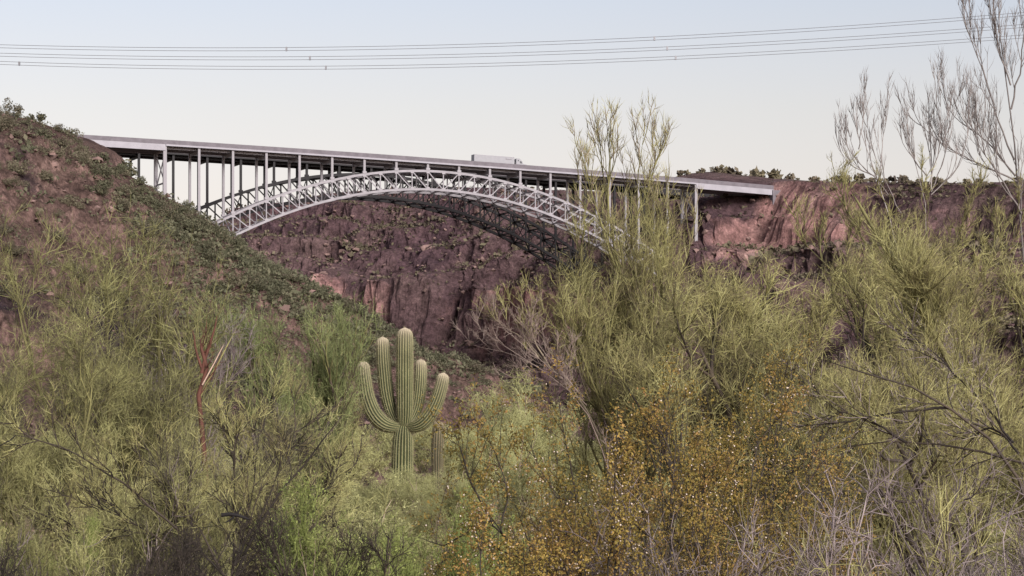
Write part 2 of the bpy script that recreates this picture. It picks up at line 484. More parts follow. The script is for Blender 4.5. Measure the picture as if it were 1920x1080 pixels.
me = mesh_np('canyon_wall', CW.reshape(-1, 3), [grid_faces(NU, NV2)], False, {'rock': rock.ravel(), 'basalt': basw.ravel()})
o = link('canyon_wall', me, MAT['canyon_wall']); o["kind"] = "structure"

# ---- low ridge on the plateau behind the right bridge end
rid = [(1120, 372), (1200, 352), (1268, 333), (1290, 327), (1340, 325), (1400, 331), (1440, 337), (1500, 341), (1640, 343), (1800, 345), (2000, 340), (2400, 330)]
rr = interp_path(rid, 200)
RG = np.zeros((200, 30, 3))
for a in range(200):
    p = P3(rr[a, 0], rr[a, 1], 1180)
    q = np.linspace(0, 1, 30)
    RG[a, :, 0] = p[0]; RG[a, :, 1] = 1180 - 170 * q + 60 * np.maximum(0, .1 - q) * 20
    RG[a, :, 2] = p[2] - 34 * q ** 1.4 - 80 * np.maximum(0, .1 - q)
RG[..., 2] += fbm(RG * 0.05, 4) * 1.2
z0 = np.zeros(RG.shape[:2])
o = link('far_ridge', mesh_np('far_ridge', RG.reshape(-1, 3), [grid_faces(200, 30)], True, {'rock': z0.ravel(), 'basalt': z0.ravel() - 0.1}), MAT['canyon_wall'])
o["kind"] = "structure"

# ------------------------------------------------------------------ scrub and stones on the slopes
ico_v = []
g = (1 + 5 ** .5) / 2
for a in (-1, 1):
    for b_ in (-g, g):
        ico_v += [(0, a, b_), (a, b_, 0), (b_, 0, a)]
ico_v = np.array(ico_v, float); ico_v /= np.linalg.norm(ico_v[0])
ico_f = []
for a in range(12):
    for b_ in range(a + 1, 12):
        for c_ in range(b_ + 1, 12):
            if max(np.linalg.norm(ico_v[a] - ico_v[b_]), np.linalg.norm(ico_v[b_] - ico_v[c_]), np.linalg.norm(ico_v[a] - ico_v[c_])) < 1.1:
                f = (a, b_, c_)
                if np.dot(np.cross(ico_v[b_] - ico_v[a], ico_v[c_] - ico_v[a]), ico_v[a]) < 0: f = (a, c_, b_)
                ico_f.append(f)
ico_f = np.array(ico_f)

def blobs(rng, P, S, flat=0.75, jit=0.3):
    """one jittered 20-sided lump for each point"""
    n = len(P)
    rad = 1 + jit * rng.normal(size=(n, 12, 1))
    V = ico_v[None] * rad * S[:, None, None] * np.array([1, 1, flat])
    V = V + P[:, None, :] + np.array([0, 0, 0.3]) * S[:, None, None]
    F = (ico_f[None] + (np.arange(n) * 12)[:, None, None]).reshape(-1, 3)
    return V.reshape(-1, 3), F

def leaf_cloud(rng, n, size, radius, flat=0.8, lumps=6):
    """leafy lump: small random quads gathered in a few clumps, tint per leaf"""
    cen = rng.normal(size=(lumps, 3)) * np.array([.45, .45, .28]) * radius + np.array([0, 0, .5 * radius * flat])
    k = rng.integers(0, lumps, n)
    dirs = rng.normal(size=(n, 3)); dirs /= np.linalg.norm(dirs, axis=1)[:, None]
    p = cen[k] + dirs * (rng.random((n, 1)) ** 0.4) * radius * 0.5 * np.array([1, 1, flat])
    p[:, 2] = np.abs(p[:, 2])
    a = rng.normal(size=(n, 3)); a /= np.linalg.norm(a, axis=1)[:, None]
    b = np.cross(a, rng.normal(size=(n, 3))); b /= np.linalg.norm(b, axis=1)[:, None]
    s = size * (0.6 + 0.8 * rng.random((n, 1)))
    V = np.stack([p - a * s, p + b * s * .6, p + a * s, p - b * s * .6], 1).reshape(-1, 3)
    F = np.arange(n * 4).reshape(-1, 4)
    return V, F, np.repeat(rng.random(n), 4)

rng = np.random.default_rng(11)
# shrubs on the left hill: the 300 that show largest one by one, the rest as one mass
def pick(surf, mask, n):
    idx = rng.choice(mask.size, size=n, p=(mask / mask.sum()).ravel(), replace=True)
    P = surf.reshape(-1, 3)[idx] + rng.normal(size=(n, 3)) * np.array([.8, .8, 0.0])
    return P, idx
dens = smooth(-0.25, 0.35, fbm(LH * 0.035, 4) + 0.30 * (np.abs(v) < 0.12)[None, :] + 0.75 * smooth(150, 420, pxl) - 0.1)
vis = ((v > -0.03)[None, :] & (pxl > -60) & (pyl < 900)) * np.ones_like(steep)
dens_l = (dens + 0.06) * vis * (0.12 + smooth(760, 560, pyl)) * (0.5 + 1.2 * smooth(0.35, 0.05, v)[None, :])
shrub_meshes = []
for k in range(8):
    V_, F_, A_ = leaf_cloud(rng, 900, 0.075, 1.0, 0.85, 9)
    me = mesh_np('hill_shrub', V_, [F_], False, {'tint': A_})
    me.materials.append(MAT['hill_shrub_green' if k < 4 else 'hill_shrub'])
    shrub_meshes.append(me)
P_, I_ = pick(LH, dens_l, 300)
for q in range(300):
    px_ = pxl.ravel()[I_[q]]
    green = rng.random() < 0.25 + 0.6 * float(smooth(100, 420, px_))
    me = shrub_meshes[rng.integers(0, 4) + (0 if green else 4)]
    o = bpy.data.objects.new('desert_shrub', me); C.objects.link(o)
    sc = rng.uniform(1.2, 3.4) * (0.6 if v[I_[q] % NV] < 0.06 else 1.0)
    o.location = P_[q] - np.array([0, 0, .2]); o.rotation_euler = (0, 0, rng.uniform(0, 6.28)); o.scale = (sc, sc, sc * rng.uniform(.7, 1.0))
    tag(o, 'rounded dusty green shrub growing on the left hillside', 'shrub', 'shrubs scattered over the left hillside')
P_, I_ = pick(LH, dens_l * (0.35 + 1.6 * smooth(150, 420, pxl)), 9500)
Vs, Fs, As, nn = [], [], [], 0
for q in range(9500):
    V_, F_, A_ = leaf_cloud(rng, 16, 0.22, 1.0, 0.8, 3)
    V_ = V_ * (0.35 + rng.gamma(1.5, 0.45)) * (0.6 if v[I_[q] % NV] < 0.06 else 1.0) + P_[q]
    Vs.append(V_); Fs.append(F_ + nn); As.append(A_ * .6 + .4 * rng.random()); nn += len(V_)
o = link('hillside_scrub', mesh_np('hillside_scrub', np.concatenate(Vs), [np.concatenate(Fs)], False, {'tint': np.concatenate(As)}), MAT['hill_shrub_green'])
tag(o, 'dense low green scrub covering the left hillside below the bridge', 'scrub', kind='stuff')
# stones on the left hill
P_, I_ = pick(LH, vis * (0.2 + smooth(0.1, 0.5, steep)), 1500)
V_, F_ = blobs(rng, P_, rng.gamma(1.3, 0.22, 1500) + .10, 0.6, 0.45)
o = link('hillside_stones', mesh_np('hillside_stones', V_, [F_]), MAT['boulder'])
tag(o, 'loose reddish brown stones strewn over the left hillside', 'stones', kind='stuff')
# skyline bushes on the hill top, told apart one by one
for nm, (px_, py_, sz, lab) in enumerate([(22, 208, 2.4, 'pale grey bush on the crest of the left hill at the picture edge'),
                               (70, 222, 2.0, 'low wide green bush on the crest of the left hill'),
                               (126, 250, 2.0, 'small pale round bush alone on the left hill skyline'),
                               (190, 300, 2.4, 'dark green bush on the hill where the bridge deck begins'),
                               (232, 322, 2.8, 'large dark green bush under the left end of the bridge deck')]):
    V_, F_, A_ = leaf_cloud(rng, 420, 0.11 if px_ in (22, 126) else .15, 1.0, 0.95, 7)
    me = mesh_np('crest_bush', V_, [F_], False, {'tint': A_}); me.materials.append(MAT['hill_shrub' if px_ in (22, 126) else 'hill_shrub_green'])
    o = bpy.data.objects.new('crest_bush', me); C.objects.link(o)
    p = P3(px_, py_ + 6, 600 + .1 * px_); o.location = p; o.scale = (sz, sz, sz)
    tag(o, lab, 'bush')

# scrub and stones on the canyon wall
pxw = CW[..., 0] / CW[..., 1] * FPX + 960
pyw = HY - (CW[..., 2] - EYE) / CW[..., 1] * FPX
visw = ((w > -0.06)[None, :] & (pxw > 380) & (pxw < 2000) & (pyw < 800)) * 1.0
densw = visw * smooth(-0.35, 0.35, fbm(CW * 0.02, 4)) * smooth(0.75, 0.35, steepw + band * 0.5 + redm * .2) * (1 + 2.5 * smooth(1600, 1680, pxw)) + (0.05 + 0.25 * smooth(1600, 1680, pxw)) * visw
def tufts(P_, S_, nl):
    n = len(P_)
    dirs = unit_rows(rng.normal(size=(n, nl, 3)))
    p = P_[:, None] + (dirs * rng.random((n, nl, 1)) ** .5 * np.array([1, 1, .7]) + np.array([0, 0, .45])) * S_[:, None, None]
    a = unit_rows(rng.normal(size=(n, nl, 3))); b = unit_rows(np.cross(a, rng.normal(size=(n, nl, 3))))
    sz = .48 * S_[:, None, None] * rng.uniform(.6, 1.3, (n, nl, 1))
    V = np.stack([p - a * sz, p + b * sz * .7, p + a * sz, p - b * sz * .7], 2).reshape(-1, 3)
    A = np.repeat(np.clip(rng.random((n, 1)) * .7 + rng.random((n, nl)) * .3, 0, 1).ravel(), 4)
    return V, np.arange(len(V)).reshape(-1, 4), A
def unit_rows(a): return a / np.linalg.norm(a, axis=-1, keepdims=True)
P_, I_ = pick(CW, densw, 21000)
V_, F_, A_ = tufts(P_, rng.gamma(2.2, 0.30, 21000) + .2, 5)
o = link('canyon_scrub', mesh_np('canyon_scrub', V_, [F_], False, {'tint': A_}), MAT['wall_shrub'])
tag(o, 'brown and olive scrub dotted over the far canyon wall', 'scrub', kind='stuff')
P_, I_ = pick(CW, visw * (0.15 + smooth(.2, .6, steepw)), 3600)
V_, F_ = blobs(rng, P_, rng.gamma(1.3, 0.28, 3600) + .15, 0.7, 0.45)
o = link('canyon_stones', mesh_np('canyon_stones', V_, [F_]), MAT['boulder'])
tag(o, 'broken purple brown rock lying on the canyon wall and talus', 'stones', kind='stuff')
# scrub along the far skyline
idx = rng.integers(20, 199, 160)
P_ = RG[idx, rng.integers(2, 5, 160)]
V_, F_, A_ = tufts(P_, rng.gamma(3.0, 0.45, 160) + .4, 30)
o = link('ridge_scrub', mesh_np('ridge_scrub', V_, [F_], False, {'tint': A_}), MAT['wall_shrub'])
tag(o, 'purple brown scrub along the skyline behind the right bridge end', 'scrub', kind='stuff')
for px_, py_, sz, lab in [(1334, 326, 3.2, 'widest bush on the skyline above the right end of the deck'), (1392, 331, 3.0, 'round bush on the skyline right of the widest one'),
                          (1290, 328, 1.8, 'small bush on the skyline at the deck edge')]:
    V_, F_, A_ = leaf_cloud(rng, 300, 0.12, 1.0, 0.9, 6)
    me = mesh_np('skyline_bush', V_, [F_], False, {'tint': A_}); me.materials.append(MAT['wall_shrub'])
    o = bpy.data.objects.new('skyline_bush', me); C.objects.link(o)
    o.location = P3(px_, py_ + 4, 1176); o.scale = (sz,) * 3
    tag(o, lab, 'bush')

# ------------------------------------------------------------------ bridges
TH = 0.43323
BX, BY = -23.302, 832.40
unit = Soup(); unit.box(-.5, .5, -.5, .5, -.5, .5)
BEAM = {}
for mn in ('steel_grey', 'steel_dark', 'steel_pale'):
    me = unit.mesh('beam_' + mn); me.materials.append(MAT[mn]); BEAM[mn] = me

def beam(name, p, q, bw, bh, mn, parent, ext=0.0):
    """straight steel member between two points: bw across, bh in the vertical plane"""
    p = Vector(p); q = Vector(q); dvec = q - p
    o = bpy.data.objects.new(name, BEAM[mn]); C.objects.link(o); o.parent = parent
    o.location = (p + q) / 2
    x = dvec.normalized()
    up = Vector((0, 0, 1)) if abs(x.z) < 0.98 else Vector((1, 0, 0))
    y = up.cross(x).normalized(); z = x.cross(y)
    o.rotation_euler = Matrix((x, y, z)).transposed().to_euler()
    o.scale = (dvec.length + ext, bw, bh)
    return o

def strip(name, ts, zf, o0, o1, dz0, dz1, m, parent):
    """long member that follows the deck profile"""
    S = Soup()
    vv_ = []
    for t in ts:
        z = zf(t)
        vv_ += [(t, o0, z + dz0), (t, o1, z + dz0), (t, o1, z + dz1), (t, o0, z + dz1)]
    n = len(ts); F = []
    for i in range(n - 1):
        a = i * 4
        for k in range(4):
            F.append((a + k, a + (k + 1) % 4, a + 4 + (k + 1) % 4, a + 4 + k))
    F += [(3, 2, 1, 0), tuple((n - 1) * 4 + k for k in range(4))]
    S.add(vv_, [F])
    return link(name, S.mesh(name), m, parent)

def build_bridge(name, label, off, ww, p, ph, ztop, zu, zl, mats, t0, t1, ends, kt=1.0):
    """off: distance of the near rib behind the near bridge's near rib; ww rib spacing; p panel; ph phase;
    ztop barrier top; zu / zl upper and lower chord heights"""
    st, stc, conc = mats
    root = empty(name, (BX - off * math.sin(TH), BY + off * math.cos(TH), 0), TH)
    tag(root, label, 'bridge')
    nodes = [(i - 8.5) * p + ph for i in range(18)]
    ts = np.linspace(t0, t1, 60)
    # deck
    strip('deck_slab', ts, ztop, -0.55, ww + 0.55, -1.35, -0.95, MAT[conc], root)
    strip('road_surface', ts, lambda t: ztop(t), 0.1, ww - 0.1, -0.946, -0.90, MAT['asphalt'], root)
    for a, b in ((-0.75, -0.35), (ww + .35, ww + .75)):
        strip('barrier', ts, ztop, a, b, -1.40, 0.0, MAT[conc], root)
    tm = np.linspace(nodes[0] + .2, nodes[-1] - .2, 50)
    for a, b in ((-0.85, -0.30), (ww + .3, ww + .85)):
        strip('edge_beam', tm, ztop, a, b, -1.95, -1.404, MAT[stc], root)
    for oo in np.linspace(1.6, ww - 1.6, 4):
        strip('stringer', tm, ztop, oo - .22, oo + .22, -2.75, -1.36, MAT[st], root)
    strip('bottom_flange', tm, ztop, ww - 1.9, ww - 1.3, -2.83, -2.754, MAT[st], root)
    # approach girders
    for a, b in ((t0, nodes[0] + .1), (nodes[-1] - .1, t1)):
        tt = np.linspace(a, b, 8)
        for oo in (-0.45, ww + .45):
            strip('approach_girder', tt, ztop, oo - .25, oo + .25, -3.45, -1.404, MAT[stc], root)
        for oo in (ww * .33, ww * .66):
            strip('approach_girder', tt, ztop, oo - .2, oo + .2, -3.2, -1.36, MAT[st], root)
    # columns, floor beams
    for i, t in enumerate(nodes):
        zt = ztop(t) - 1.95
        tower = i in (0, 17)
        for oo in (0.0, ww):
            zb_ = (zu(t) if not tower else ends[0 if i == 0 else 1])
            if zt - zb_ > 0.6:
                wd = 1.15 if tower else 0.78
                beam('column', (t, oo, zb_), (t, oo, zt), wd * .8, wd, st, root)
        fb = Soup()
        z1 = ztop(t) - 1.96
        ys = [-0.3, 1.6, ww - 1.6, ww + .3]; zz = [-0.8, -1.75, -1.75, -0.8]
        Vv = []
        for y_, dz in zip(ys, zz):
            Vv += [(t - .2, y_, z1), (t + .2, y_, z1), (t + .2, y_, z1 + dz), (t - .2, y_, z1 + dz)]
        F = []
        for a in range(3):
            for k_ in range(4):
                F.append((a * 4 + k_, a * 4 + (k_ + 1) % 4, a * 4 + 4 + (k_ + 1) % 4, a * 4 + 4 + k_))
        F += [(0, 3, 2, 1), (12, 13, 14, 15)]
        fb.add(Vv, [F])
        link('floor_beam', fb.mesh('floor_beam'), MAT[st], root)
        if tower:
            zb_ = ends[0 if i == 0 else 1]
            n_ = 4; hz = (zt - 1.5 - zb_) / n_
            for k_ in range(n_):
                za, zc = zb_ + k_ * hz, zb_ + (k_ + 1) * hz
                beam('tower_brace', (t, 0, za), (t, ww, zc), .3, .35, st, root)
                beam('tower_brace', (t + .36, 0, zc), (t + .36, ww, za), .3, .35, st, root)
                beam('tower_strut', (t, 0.4, za), (t, ww - .4, za), .4, .45, st, root)
            pc = Soup(); pc.box(t - 2.6, t + 2.6, -2.2, ww + 2.2, zb_ - 22, zb_ + .4)
            link('pier_footing', pc.mesh('pier_footing'), MAT['concrete_dark'], root)
    for a, b in ((t0 - 4, t0 + .6), (t1 - .6, t1 + 4)):
        ab = Soup(); zz_ = ztop((a + b) / 2); ab.box(a, b, -1.1, ww + 1.1, zz_ - 7.0, zz_ - 1.6)
        link('abutment', ab.mesh('abutment'), MAT[conc], root)
    # arch ribs
    hn = []
    for i in range(17):
        hn += [nodes[i], (nodes[i] + nodes[i + 1]) / 2]
    hn.append(nodes[-1])
    mid = 17
    for oo in (0.0, ww):
        S = Soup()
        for zf, hh in ((zu, .36 * kt), (zl, .36 * kt)):
            Vv = []
            for t in np.linspace(hn[0], hn[-1], 69):
                z = zf(t)
                Vv += [(t, oo - .36, z - hh), (t, oo + .36, z - hh), (t, oo + .36, z + hh), (t, oo - .36, z + hh)]
            n_ = 69; F = []
            for a in range(n_ - 1):
                for k_ in range(4):
                    F.append((a * 4 + k_, a * 4 + (k_ + 1) % 4, a * 4 + 4 + (k_ + 1) % 4, a * 4 + 4 + k_))
            F += [(3, 2, 1, 0), tuple((n_ - 1) * 4 + k_ for k_ in range(4))]
            S.add(Vv, [F])
        rib = link('arch_rib', S.mesh('arch_rib'), MAT[st], root)
        for i, t in enumerate(hn):
            beam('web_vertical', (t, oo, zl(t)), (t, oo, zu(t)), .28 * kt, .34 * kt, st, rib)
            for zf, sg in ((zu, -1), (zl, 1)):
                beam('gusset_plate', (t - .6, oo, zf(t) + sg * .5), (t + .6, oo, zf(t) + sg * .5), .76, .6, st, rib)
            if i % 2 == 0 and 0 < i < 34 and ztop(t) - 2 - zu(t) > 1.2:
                beam('gusset_plate', (t - .7, oo, zu(t) + .75), (t + .7, oo, zu(t) + .75), .9, .7, st, rib)
            if i < 34:
                t2 = hn[i + 1]
                if i < mid: a, b = (t, oo, zu(t)), (t2, oo, zl(t2))
                else: a, b = (t, oo, zl(t)), (t2, oo, zu(t2))
                beam('web_diagonal', a, b, .25 * kt, .29 * kt, st, rib)
    # bracing between the two ribs
    for i, t in enumerate(hn):
        for zf in (zu, zl):
            beam('lateral_strut', (t, .42, zf(t)), (t, ww - .42, zf(t)), .34 * kt, .36 * kt, st, root)
            if i < 34:
                t2 = hn[i + 1]
                beam('lateral_brace', (t, .42, zf(t) - .05), (t2, ww - .42, zf(t2) - .05), .26 * kt, .28 * kt, st, root)
                beam('lateral_brace', (t, ww - .42, zf(t) + .25), (t2, .42, zf(t2) + .25), .26 * kt, .28 * kt, st, root)
        if i % 2 == 0:
            beam('sway_brace', (t, .42, zl(t)), (t, ww - .42, zu(t)), .24, .26, st, root)
            beam('sway_brace', (t + .3, ww - .42, zl(t)), (t + .3, .42, zu(t)), .24, .26, st, root)
    return root

def deckA(t): return EYE + 101.66 - 0.016684 * t - 5.19e-5 * t * t
def upA(t): return EYE + 97.30 - 0.00345 * (t + 3.0) ** 2
def loA(t): return EYE + 91.10 - 0.00362 * (t + 3.1) ** 2
near = build_bridge('arch_bridge', 'light grey steel truss arch road bridge spanning the canyon, nearer of the pair', 0.0, 9.94, 11.5, 0.0,
                    deckA, upA, loA, ('steel_grey', 'steel_pale', 'concrete'), -132, 129.5, (EYE + 58, EYE + 56), 1.1)
def deckB(t): return EYE + 104.2 - 0.016684 * t - 5.19e-5 * t * t
def loB(t): return EYE + 92.0 - 0.0771 * t - 0.00373 * t * t
def upB(t): return loB(t) + 7.6
farb = build_bridge('arch_bridge', 'dark twin truss arch bridge of weathering steel behind the light grey one', 40.0, 9.94, 12.033, -4.49,
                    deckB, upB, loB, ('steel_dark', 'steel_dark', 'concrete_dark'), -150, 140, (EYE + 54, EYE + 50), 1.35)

# ------------------------------------------------------------------ lorry on the near bridge
def on_deck(t, oo):
    c, s_ = math.cos(TH), math.sin(TH)
    return (BX + t * c - oo * s_, BY + t * s_ + oo * c, deckA(t) - 0.90)
def prism(prof_xz, y0, y1):
    n = len(prof_xz)
    V_ = [(x, y0, z) for x, z in prof_xz] + [(x, y1, z) for x, z in prof_xz]
    F4 = [(i, (i + 1) % n, n + (i + 1) % n, n + i) for i in range(n)]
    return V_, F4, n
def poly_mesh(name, prof_xz, y0, y1):
    V_, F4, n = prism(prof_xz, y0, y1)
    me = bpy.data.meshes.new(name)
    me.from_pydata(V_, [], F4 + [tuple(range(n))[::-1], tuple(range(n, 2 * n))])
    me.update(); return me
tt = 26.4
root = empty('semi_truck', on_deck(tt, 6.6), TH)
root.rotation_euler = (0, 0.0185, TH)
tag(root, 'white semi truck with long box trailer crossing the near bridge', 'truck')
S = Soup(); S.box(-12.6, 2.6, -1.28, 1.28, 1.15, 4.1)
trailer = link('trailer', S.mesh('trailer'), MAT['truck_white'], root)
for z_ in (1.2, 4.02):
    S = Soup(); S.box(-12.62, 2.62, -1.31, 1.31, z_ - .06, z_ + .06); link('trailer_rail', S.mesh('trailer_rail'), MAT['steel_pale'], trailer)
for x_, w_, h_ in ((-.75, .40, .42), (-.25, .22, .30), (.05, .28, .30), (.40, .20, .30), (.68, .26, .30), (1.0, .3, .42), (1.38, .16, .26)):
    S = Soup(); S.box(x_, x_ + w_, -1.296, -1.283, 3.05, 3.05 + h_); link('lettering', S.mesh('lettering'), MAT['lettering'], trailer)
cabp = [(3.35, .75), (3.35, 3.55), (3.7, 3.85), (4.7, 3.75), (5.55, 3.0), (5.95, 2.15), (7.35, 1.85), (7.6, 1.5), (7.6, .6), (3.35, .6)]
cab = link('cab', poly_mesh('cab', cabp, -1.2, 1.2), MAT['truck_white'], root)
link('side_window', poly_mesh('side_window', [(4.75, 2.2), (4.75, 2.95), (5.3, 2.9), (5.7, 2.2)], -1.23, -1.203), MAT['glass_dark'], cab)
link('sleeper_window', poly_mesh('sleeper_window', [(3.9, 2.9), (3.9, 3.3), (4.35, 3.3), (4.35, 2.9)], -1.23, -1.203), MAT['glass_dark'], cab)
link('windscreen', poly_mesh('windscreen', [(5.60, 2.97), (5.98, 2.2), (6.02, 2.22), (5.64, 3.0)], -1.05, 1.05), MAT['glass_dark'], cab)
S = Soup(); S.box(2.62, 3.34, -1.0, 1.0, .6, 2.6); link('coupling_gap', S.mesh('coupling_gap'), MAT['truck_dark'], root)
S = Soup(); S.box(-12.0, 7.2, -.5, .5, .55, 1.1); link('chassis', S.mesh('chassis'), MAT['truck_dark'], root)
wh = Soup()
ang = np.linspace(0, 2 * math.pi, 17)[:-1]
Vw = [(.5 * math.cos(a), y_, .5 * math.sin(a)) for y_ in (-.15, .15) for a in ang]
wh.add(Vw, [[(i, (i + 1) % 16, 16 + (i + 1) % 16, 16 + i) for i in range(16)], [tuple(range(16))[::-1], tuple(range(16, 32))]])
whm = wh.mesh('wheel'); whm.materials.append(MAT['rubber'])
for x_ in (-11.4, -10.1, 2.2, 3.5, 6.6):
    for y_ in (-1.05, 1.05):
        o = link('wheel', whm, None, root); o.location = (x_, y_, .5)

# ------------------------------------------------------------------ power lines
def tube_path(P, r, sides=4):
    P = np.asarray(P, float); n = len(P)
    tg = np.gradient(P, axis=0); tg /= np.linalg.norm(tg, axis=1)[:, None]
    up = np.array([0, 0, 1.0])
    s1 = np.cross(tg, up); s1 /= np.linalg.norm(s1, axis=1)[:, None]
    s2 = np.cross(s1, tg)
    a = np.arange(sides) / sides * 2 * math.pi
    r = np.broadcast_to(np.asarray(r, float), (n,))
    V_ = P[:, None] + r[:, None, None] * (np.cos(a)[None, :, None] * s1[:, None] + np.sin(a)[None, :, None] * s2[:, None])
    F = [(i * sides + k, i * sides + (k + 1) % sides, (i + 1) * sides + (k + 1) % sides, (i + 1) * sides + k) for i in range(n - 1) for k in range(sides)]
    return V_.reshape(-1, 3), F
WY = 400.0
lines = [('topmost pair of thin power cables strung across the sky', [(-300, 76), (0, 85), (250, 91), (480, 93), (700, 91), (960, 82.5), (1225, 73), (1500, 57), (1920, 25), (2300, -8)], (537, 1227)),
         ('middle pair of thin power cables strung across the sky', [(-300, 91), (0, 101), (250, 107.5), (480, 110), (700, 108.5), (960, 101), (1250, 92), (1500, 77.5), (1920, 47), (2300, 16)], (581, 1251)),
         ('lowest pair of thin power cables strung across the sky', [(-300, 103), (0, 117), (250, 124.5), (480, 128), (700, 126.5), (960, 119.5), (1267, 109), (1500, 96), (1920, 68), (2300, 38)], (36, 611, 1267))]
for li, (lab, pts, sp) in enumerate(lines):
    pts = np.array(pts, float)
    cf = np.polyfit(pts[:, 0], pts[:, 1], 3)
    xs = np.linspace(-300, 2300, 80)
    ym = WY + li * 7
    root = empty('power_line', tuple(P3(960, np.polyval(cf, 960), ym)))
    tag(root, lab, 'power line', 'power lines above the bridge')
    base = np.array(root.location)
    for sgn in (-1, 1):
        Pl = np.array([P3(x, np.polyval(cf, x) + sgn * 2.6, ym) for x in xs]) - base
        Pl[:, 1] += sgn * 0.15
        V_, F = tube_path(Pl, 0.036)
        link('conductor', mesh_np('conductor', V_, [F]), MAT['wire'], root)
    for x in sp:
        a = P3(x, np.polyval(cf, x), ym) - base
        S = Soup(); S.box(a[0] - .14, a[0] + .14, a[1] - .2, a[1] + .2, a[2] - .32, a[2] + .32)
        link('spacer', S.mesh('spacer'), MAT['wire'], root)

# ------------------------------------------------------------------ saguaro
def cactus_mat(name, c0, c1, ctip):
    m = bpy.data.materials.new(name); m.use_nodes = True
    nt = m.node_tree; n = nt.nodes; l = nt.links
    b = n["Principled BSDF"]; b.inputs['Roughness'].default_value = 0.7; b.inputs['Specular IOR Level'].default_value = 0.25
    a1 = n.new("ShaderNodeAttribute"); a1.attribute_name = 'tint'
    a2 = n.new("ShaderNodeAttribute"); a2.attribute_name = 'tip'
    geo = n.new("ShaderNodeNewGeometry")
    nz = n.new("ShaderNodeTexNoise"); nz.inputs['Scale'].default_value = 2.2; nz.inputs['Detail'].default_value = 6
    l.new(geo.outputs['Position'], nz.inputs['Vector'])
    nz2 = n.new("ShaderNodeTexNoise"); nz2.inputs['Scale'].default_value = 28; nz2.inputs['Detail'].default_value = 3
    l.new(geo.outputs['Position'], nz2.inputs['Vector'])
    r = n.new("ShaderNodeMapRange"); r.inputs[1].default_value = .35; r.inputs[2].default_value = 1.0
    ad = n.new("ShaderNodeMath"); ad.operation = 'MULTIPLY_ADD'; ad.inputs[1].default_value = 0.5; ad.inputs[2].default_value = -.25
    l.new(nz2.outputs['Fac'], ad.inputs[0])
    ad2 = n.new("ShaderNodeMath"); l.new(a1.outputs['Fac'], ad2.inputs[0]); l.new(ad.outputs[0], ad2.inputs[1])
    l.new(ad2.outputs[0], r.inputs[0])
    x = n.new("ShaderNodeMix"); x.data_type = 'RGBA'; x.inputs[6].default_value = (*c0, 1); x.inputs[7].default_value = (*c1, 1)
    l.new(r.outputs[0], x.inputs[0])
    y = n.new("ShaderNodeMix"); y.data_type = 'RGBA'; y.inputs[7].default_value = (*ctip, 1)
    l.new(a2.outputs['Fac'], y.inputs[0]); l.new(x.outputs[2], y.inputs[6])
    z = n.new("ShaderNodeMix"); z.data_type = 'RGBA'; z.blend_type = 'MULTIPLY'; z.inputs[0].default_value = 1
    mr = n.new("ShaderNodeMapRange"); mr.inputs[1].default_value = .3; mr.inputs[2].default_value = .7; mr.inputs[3].default_value = .8; mr.inputs[4].default_value = 1.2
    l.new(nz.outputs['Fac'], mr.inputs[0]); l.new(y.outputs[2], z.inputs[6]); l.new(mr.outputs[0], z.inputs[7])
    l.new(z.outputs[2], b.inputs['Base Color'])
    MAT[name] = m
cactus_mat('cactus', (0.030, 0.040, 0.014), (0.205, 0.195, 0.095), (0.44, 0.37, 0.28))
cactus_mat('cactus_old', (0.05, 0.05, 0.026), (0.15, 0.12, 0.07), (0.25, 0.2, 0.13))

def ribbed(path, rad, ribs=16, tip=True, depth=0.17):
    """ribbed cactus stem along a path, domed at the end"""
    path = np.asarray(path, float); rad = np.asarray(rad, float)
    k = np.concatenate([[0], np.cumsum(np.linalg.norm(np.diff(path, axis=0), axis=1))])
    n = max(24, int(k[-1] / 0.06)); s_ = np.linspace(0, k[-1], n)
    # smooth the path
    P = np.stack([np.interp(s_, k, path[:, j]) for j in range(3)], 1); r = np.interp(s_, k, rad)
    for it in range(14):
        P[1:-1] = (P[:-2] + 2 * P[1:-1] + P[2:]) / 4; r[1:-1] = (r[:-2] + 2 * r[1:-1] + r[2:]) / 4
    L = np.concatenate([[0], np.cumsum(np.linalg.norm(np.diff(P, axis=0), axis=1))])
    tipa = np.zeros(n)
    if tip:
        e = L[-1] - L; R0 = r[-1]
        dome = np.sqrt(np.clip(1 - np.clip((R0 * 1.15 - e) / (R0 * 1.15), 0, 1) ** 2, 0, 1))
        r = r * np.maximum(dome, 0.03)
        tipa = np.exp(-e / 0.16) * 0.9 + 0.12 * np.exp(-e / 0.9)
    tg = np.gradient(P, axis=0); tg /= np.linalg.norm(tg, axis=1)[:, None]
    s1 = np.cross(np.array([0, 1.0, 0])[None], tg); s1 /= np.linalg.norm(s1, axis=1)[:, None]
    s2 = np.cross(tg, s1)
    m = ribs * 6; a = np.arange(m) / m * 2 * math.pi
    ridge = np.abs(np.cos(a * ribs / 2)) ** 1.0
    rr_ = 1 - depth + depth * ridge
    V_ = P[:, None] + (r[:, None] * rr_[None])[..., None] * (np.cos(a)[None, :, None] * s1[:, None] + np.sin(a)[None, :, None] * s2[:, None])
    V_ = V_.reshape(-1, 3)
    i = (np.arange(n - 1)[:, None] * m + np.arange(m)[None]).ravel()
    j = (np.arange(n - 1)[:, None] * m + ((np.arange(m) + 1) % m)[None]).ravel()
    F = np.stack([i, j, j + m, i + m], 1)
    F2 = np.array([tuple((n - 1) * m + np.arange(m))])
    return V_, [F, F2], np.tile(ridge ** 2, n), np.repeat(tipa, m)

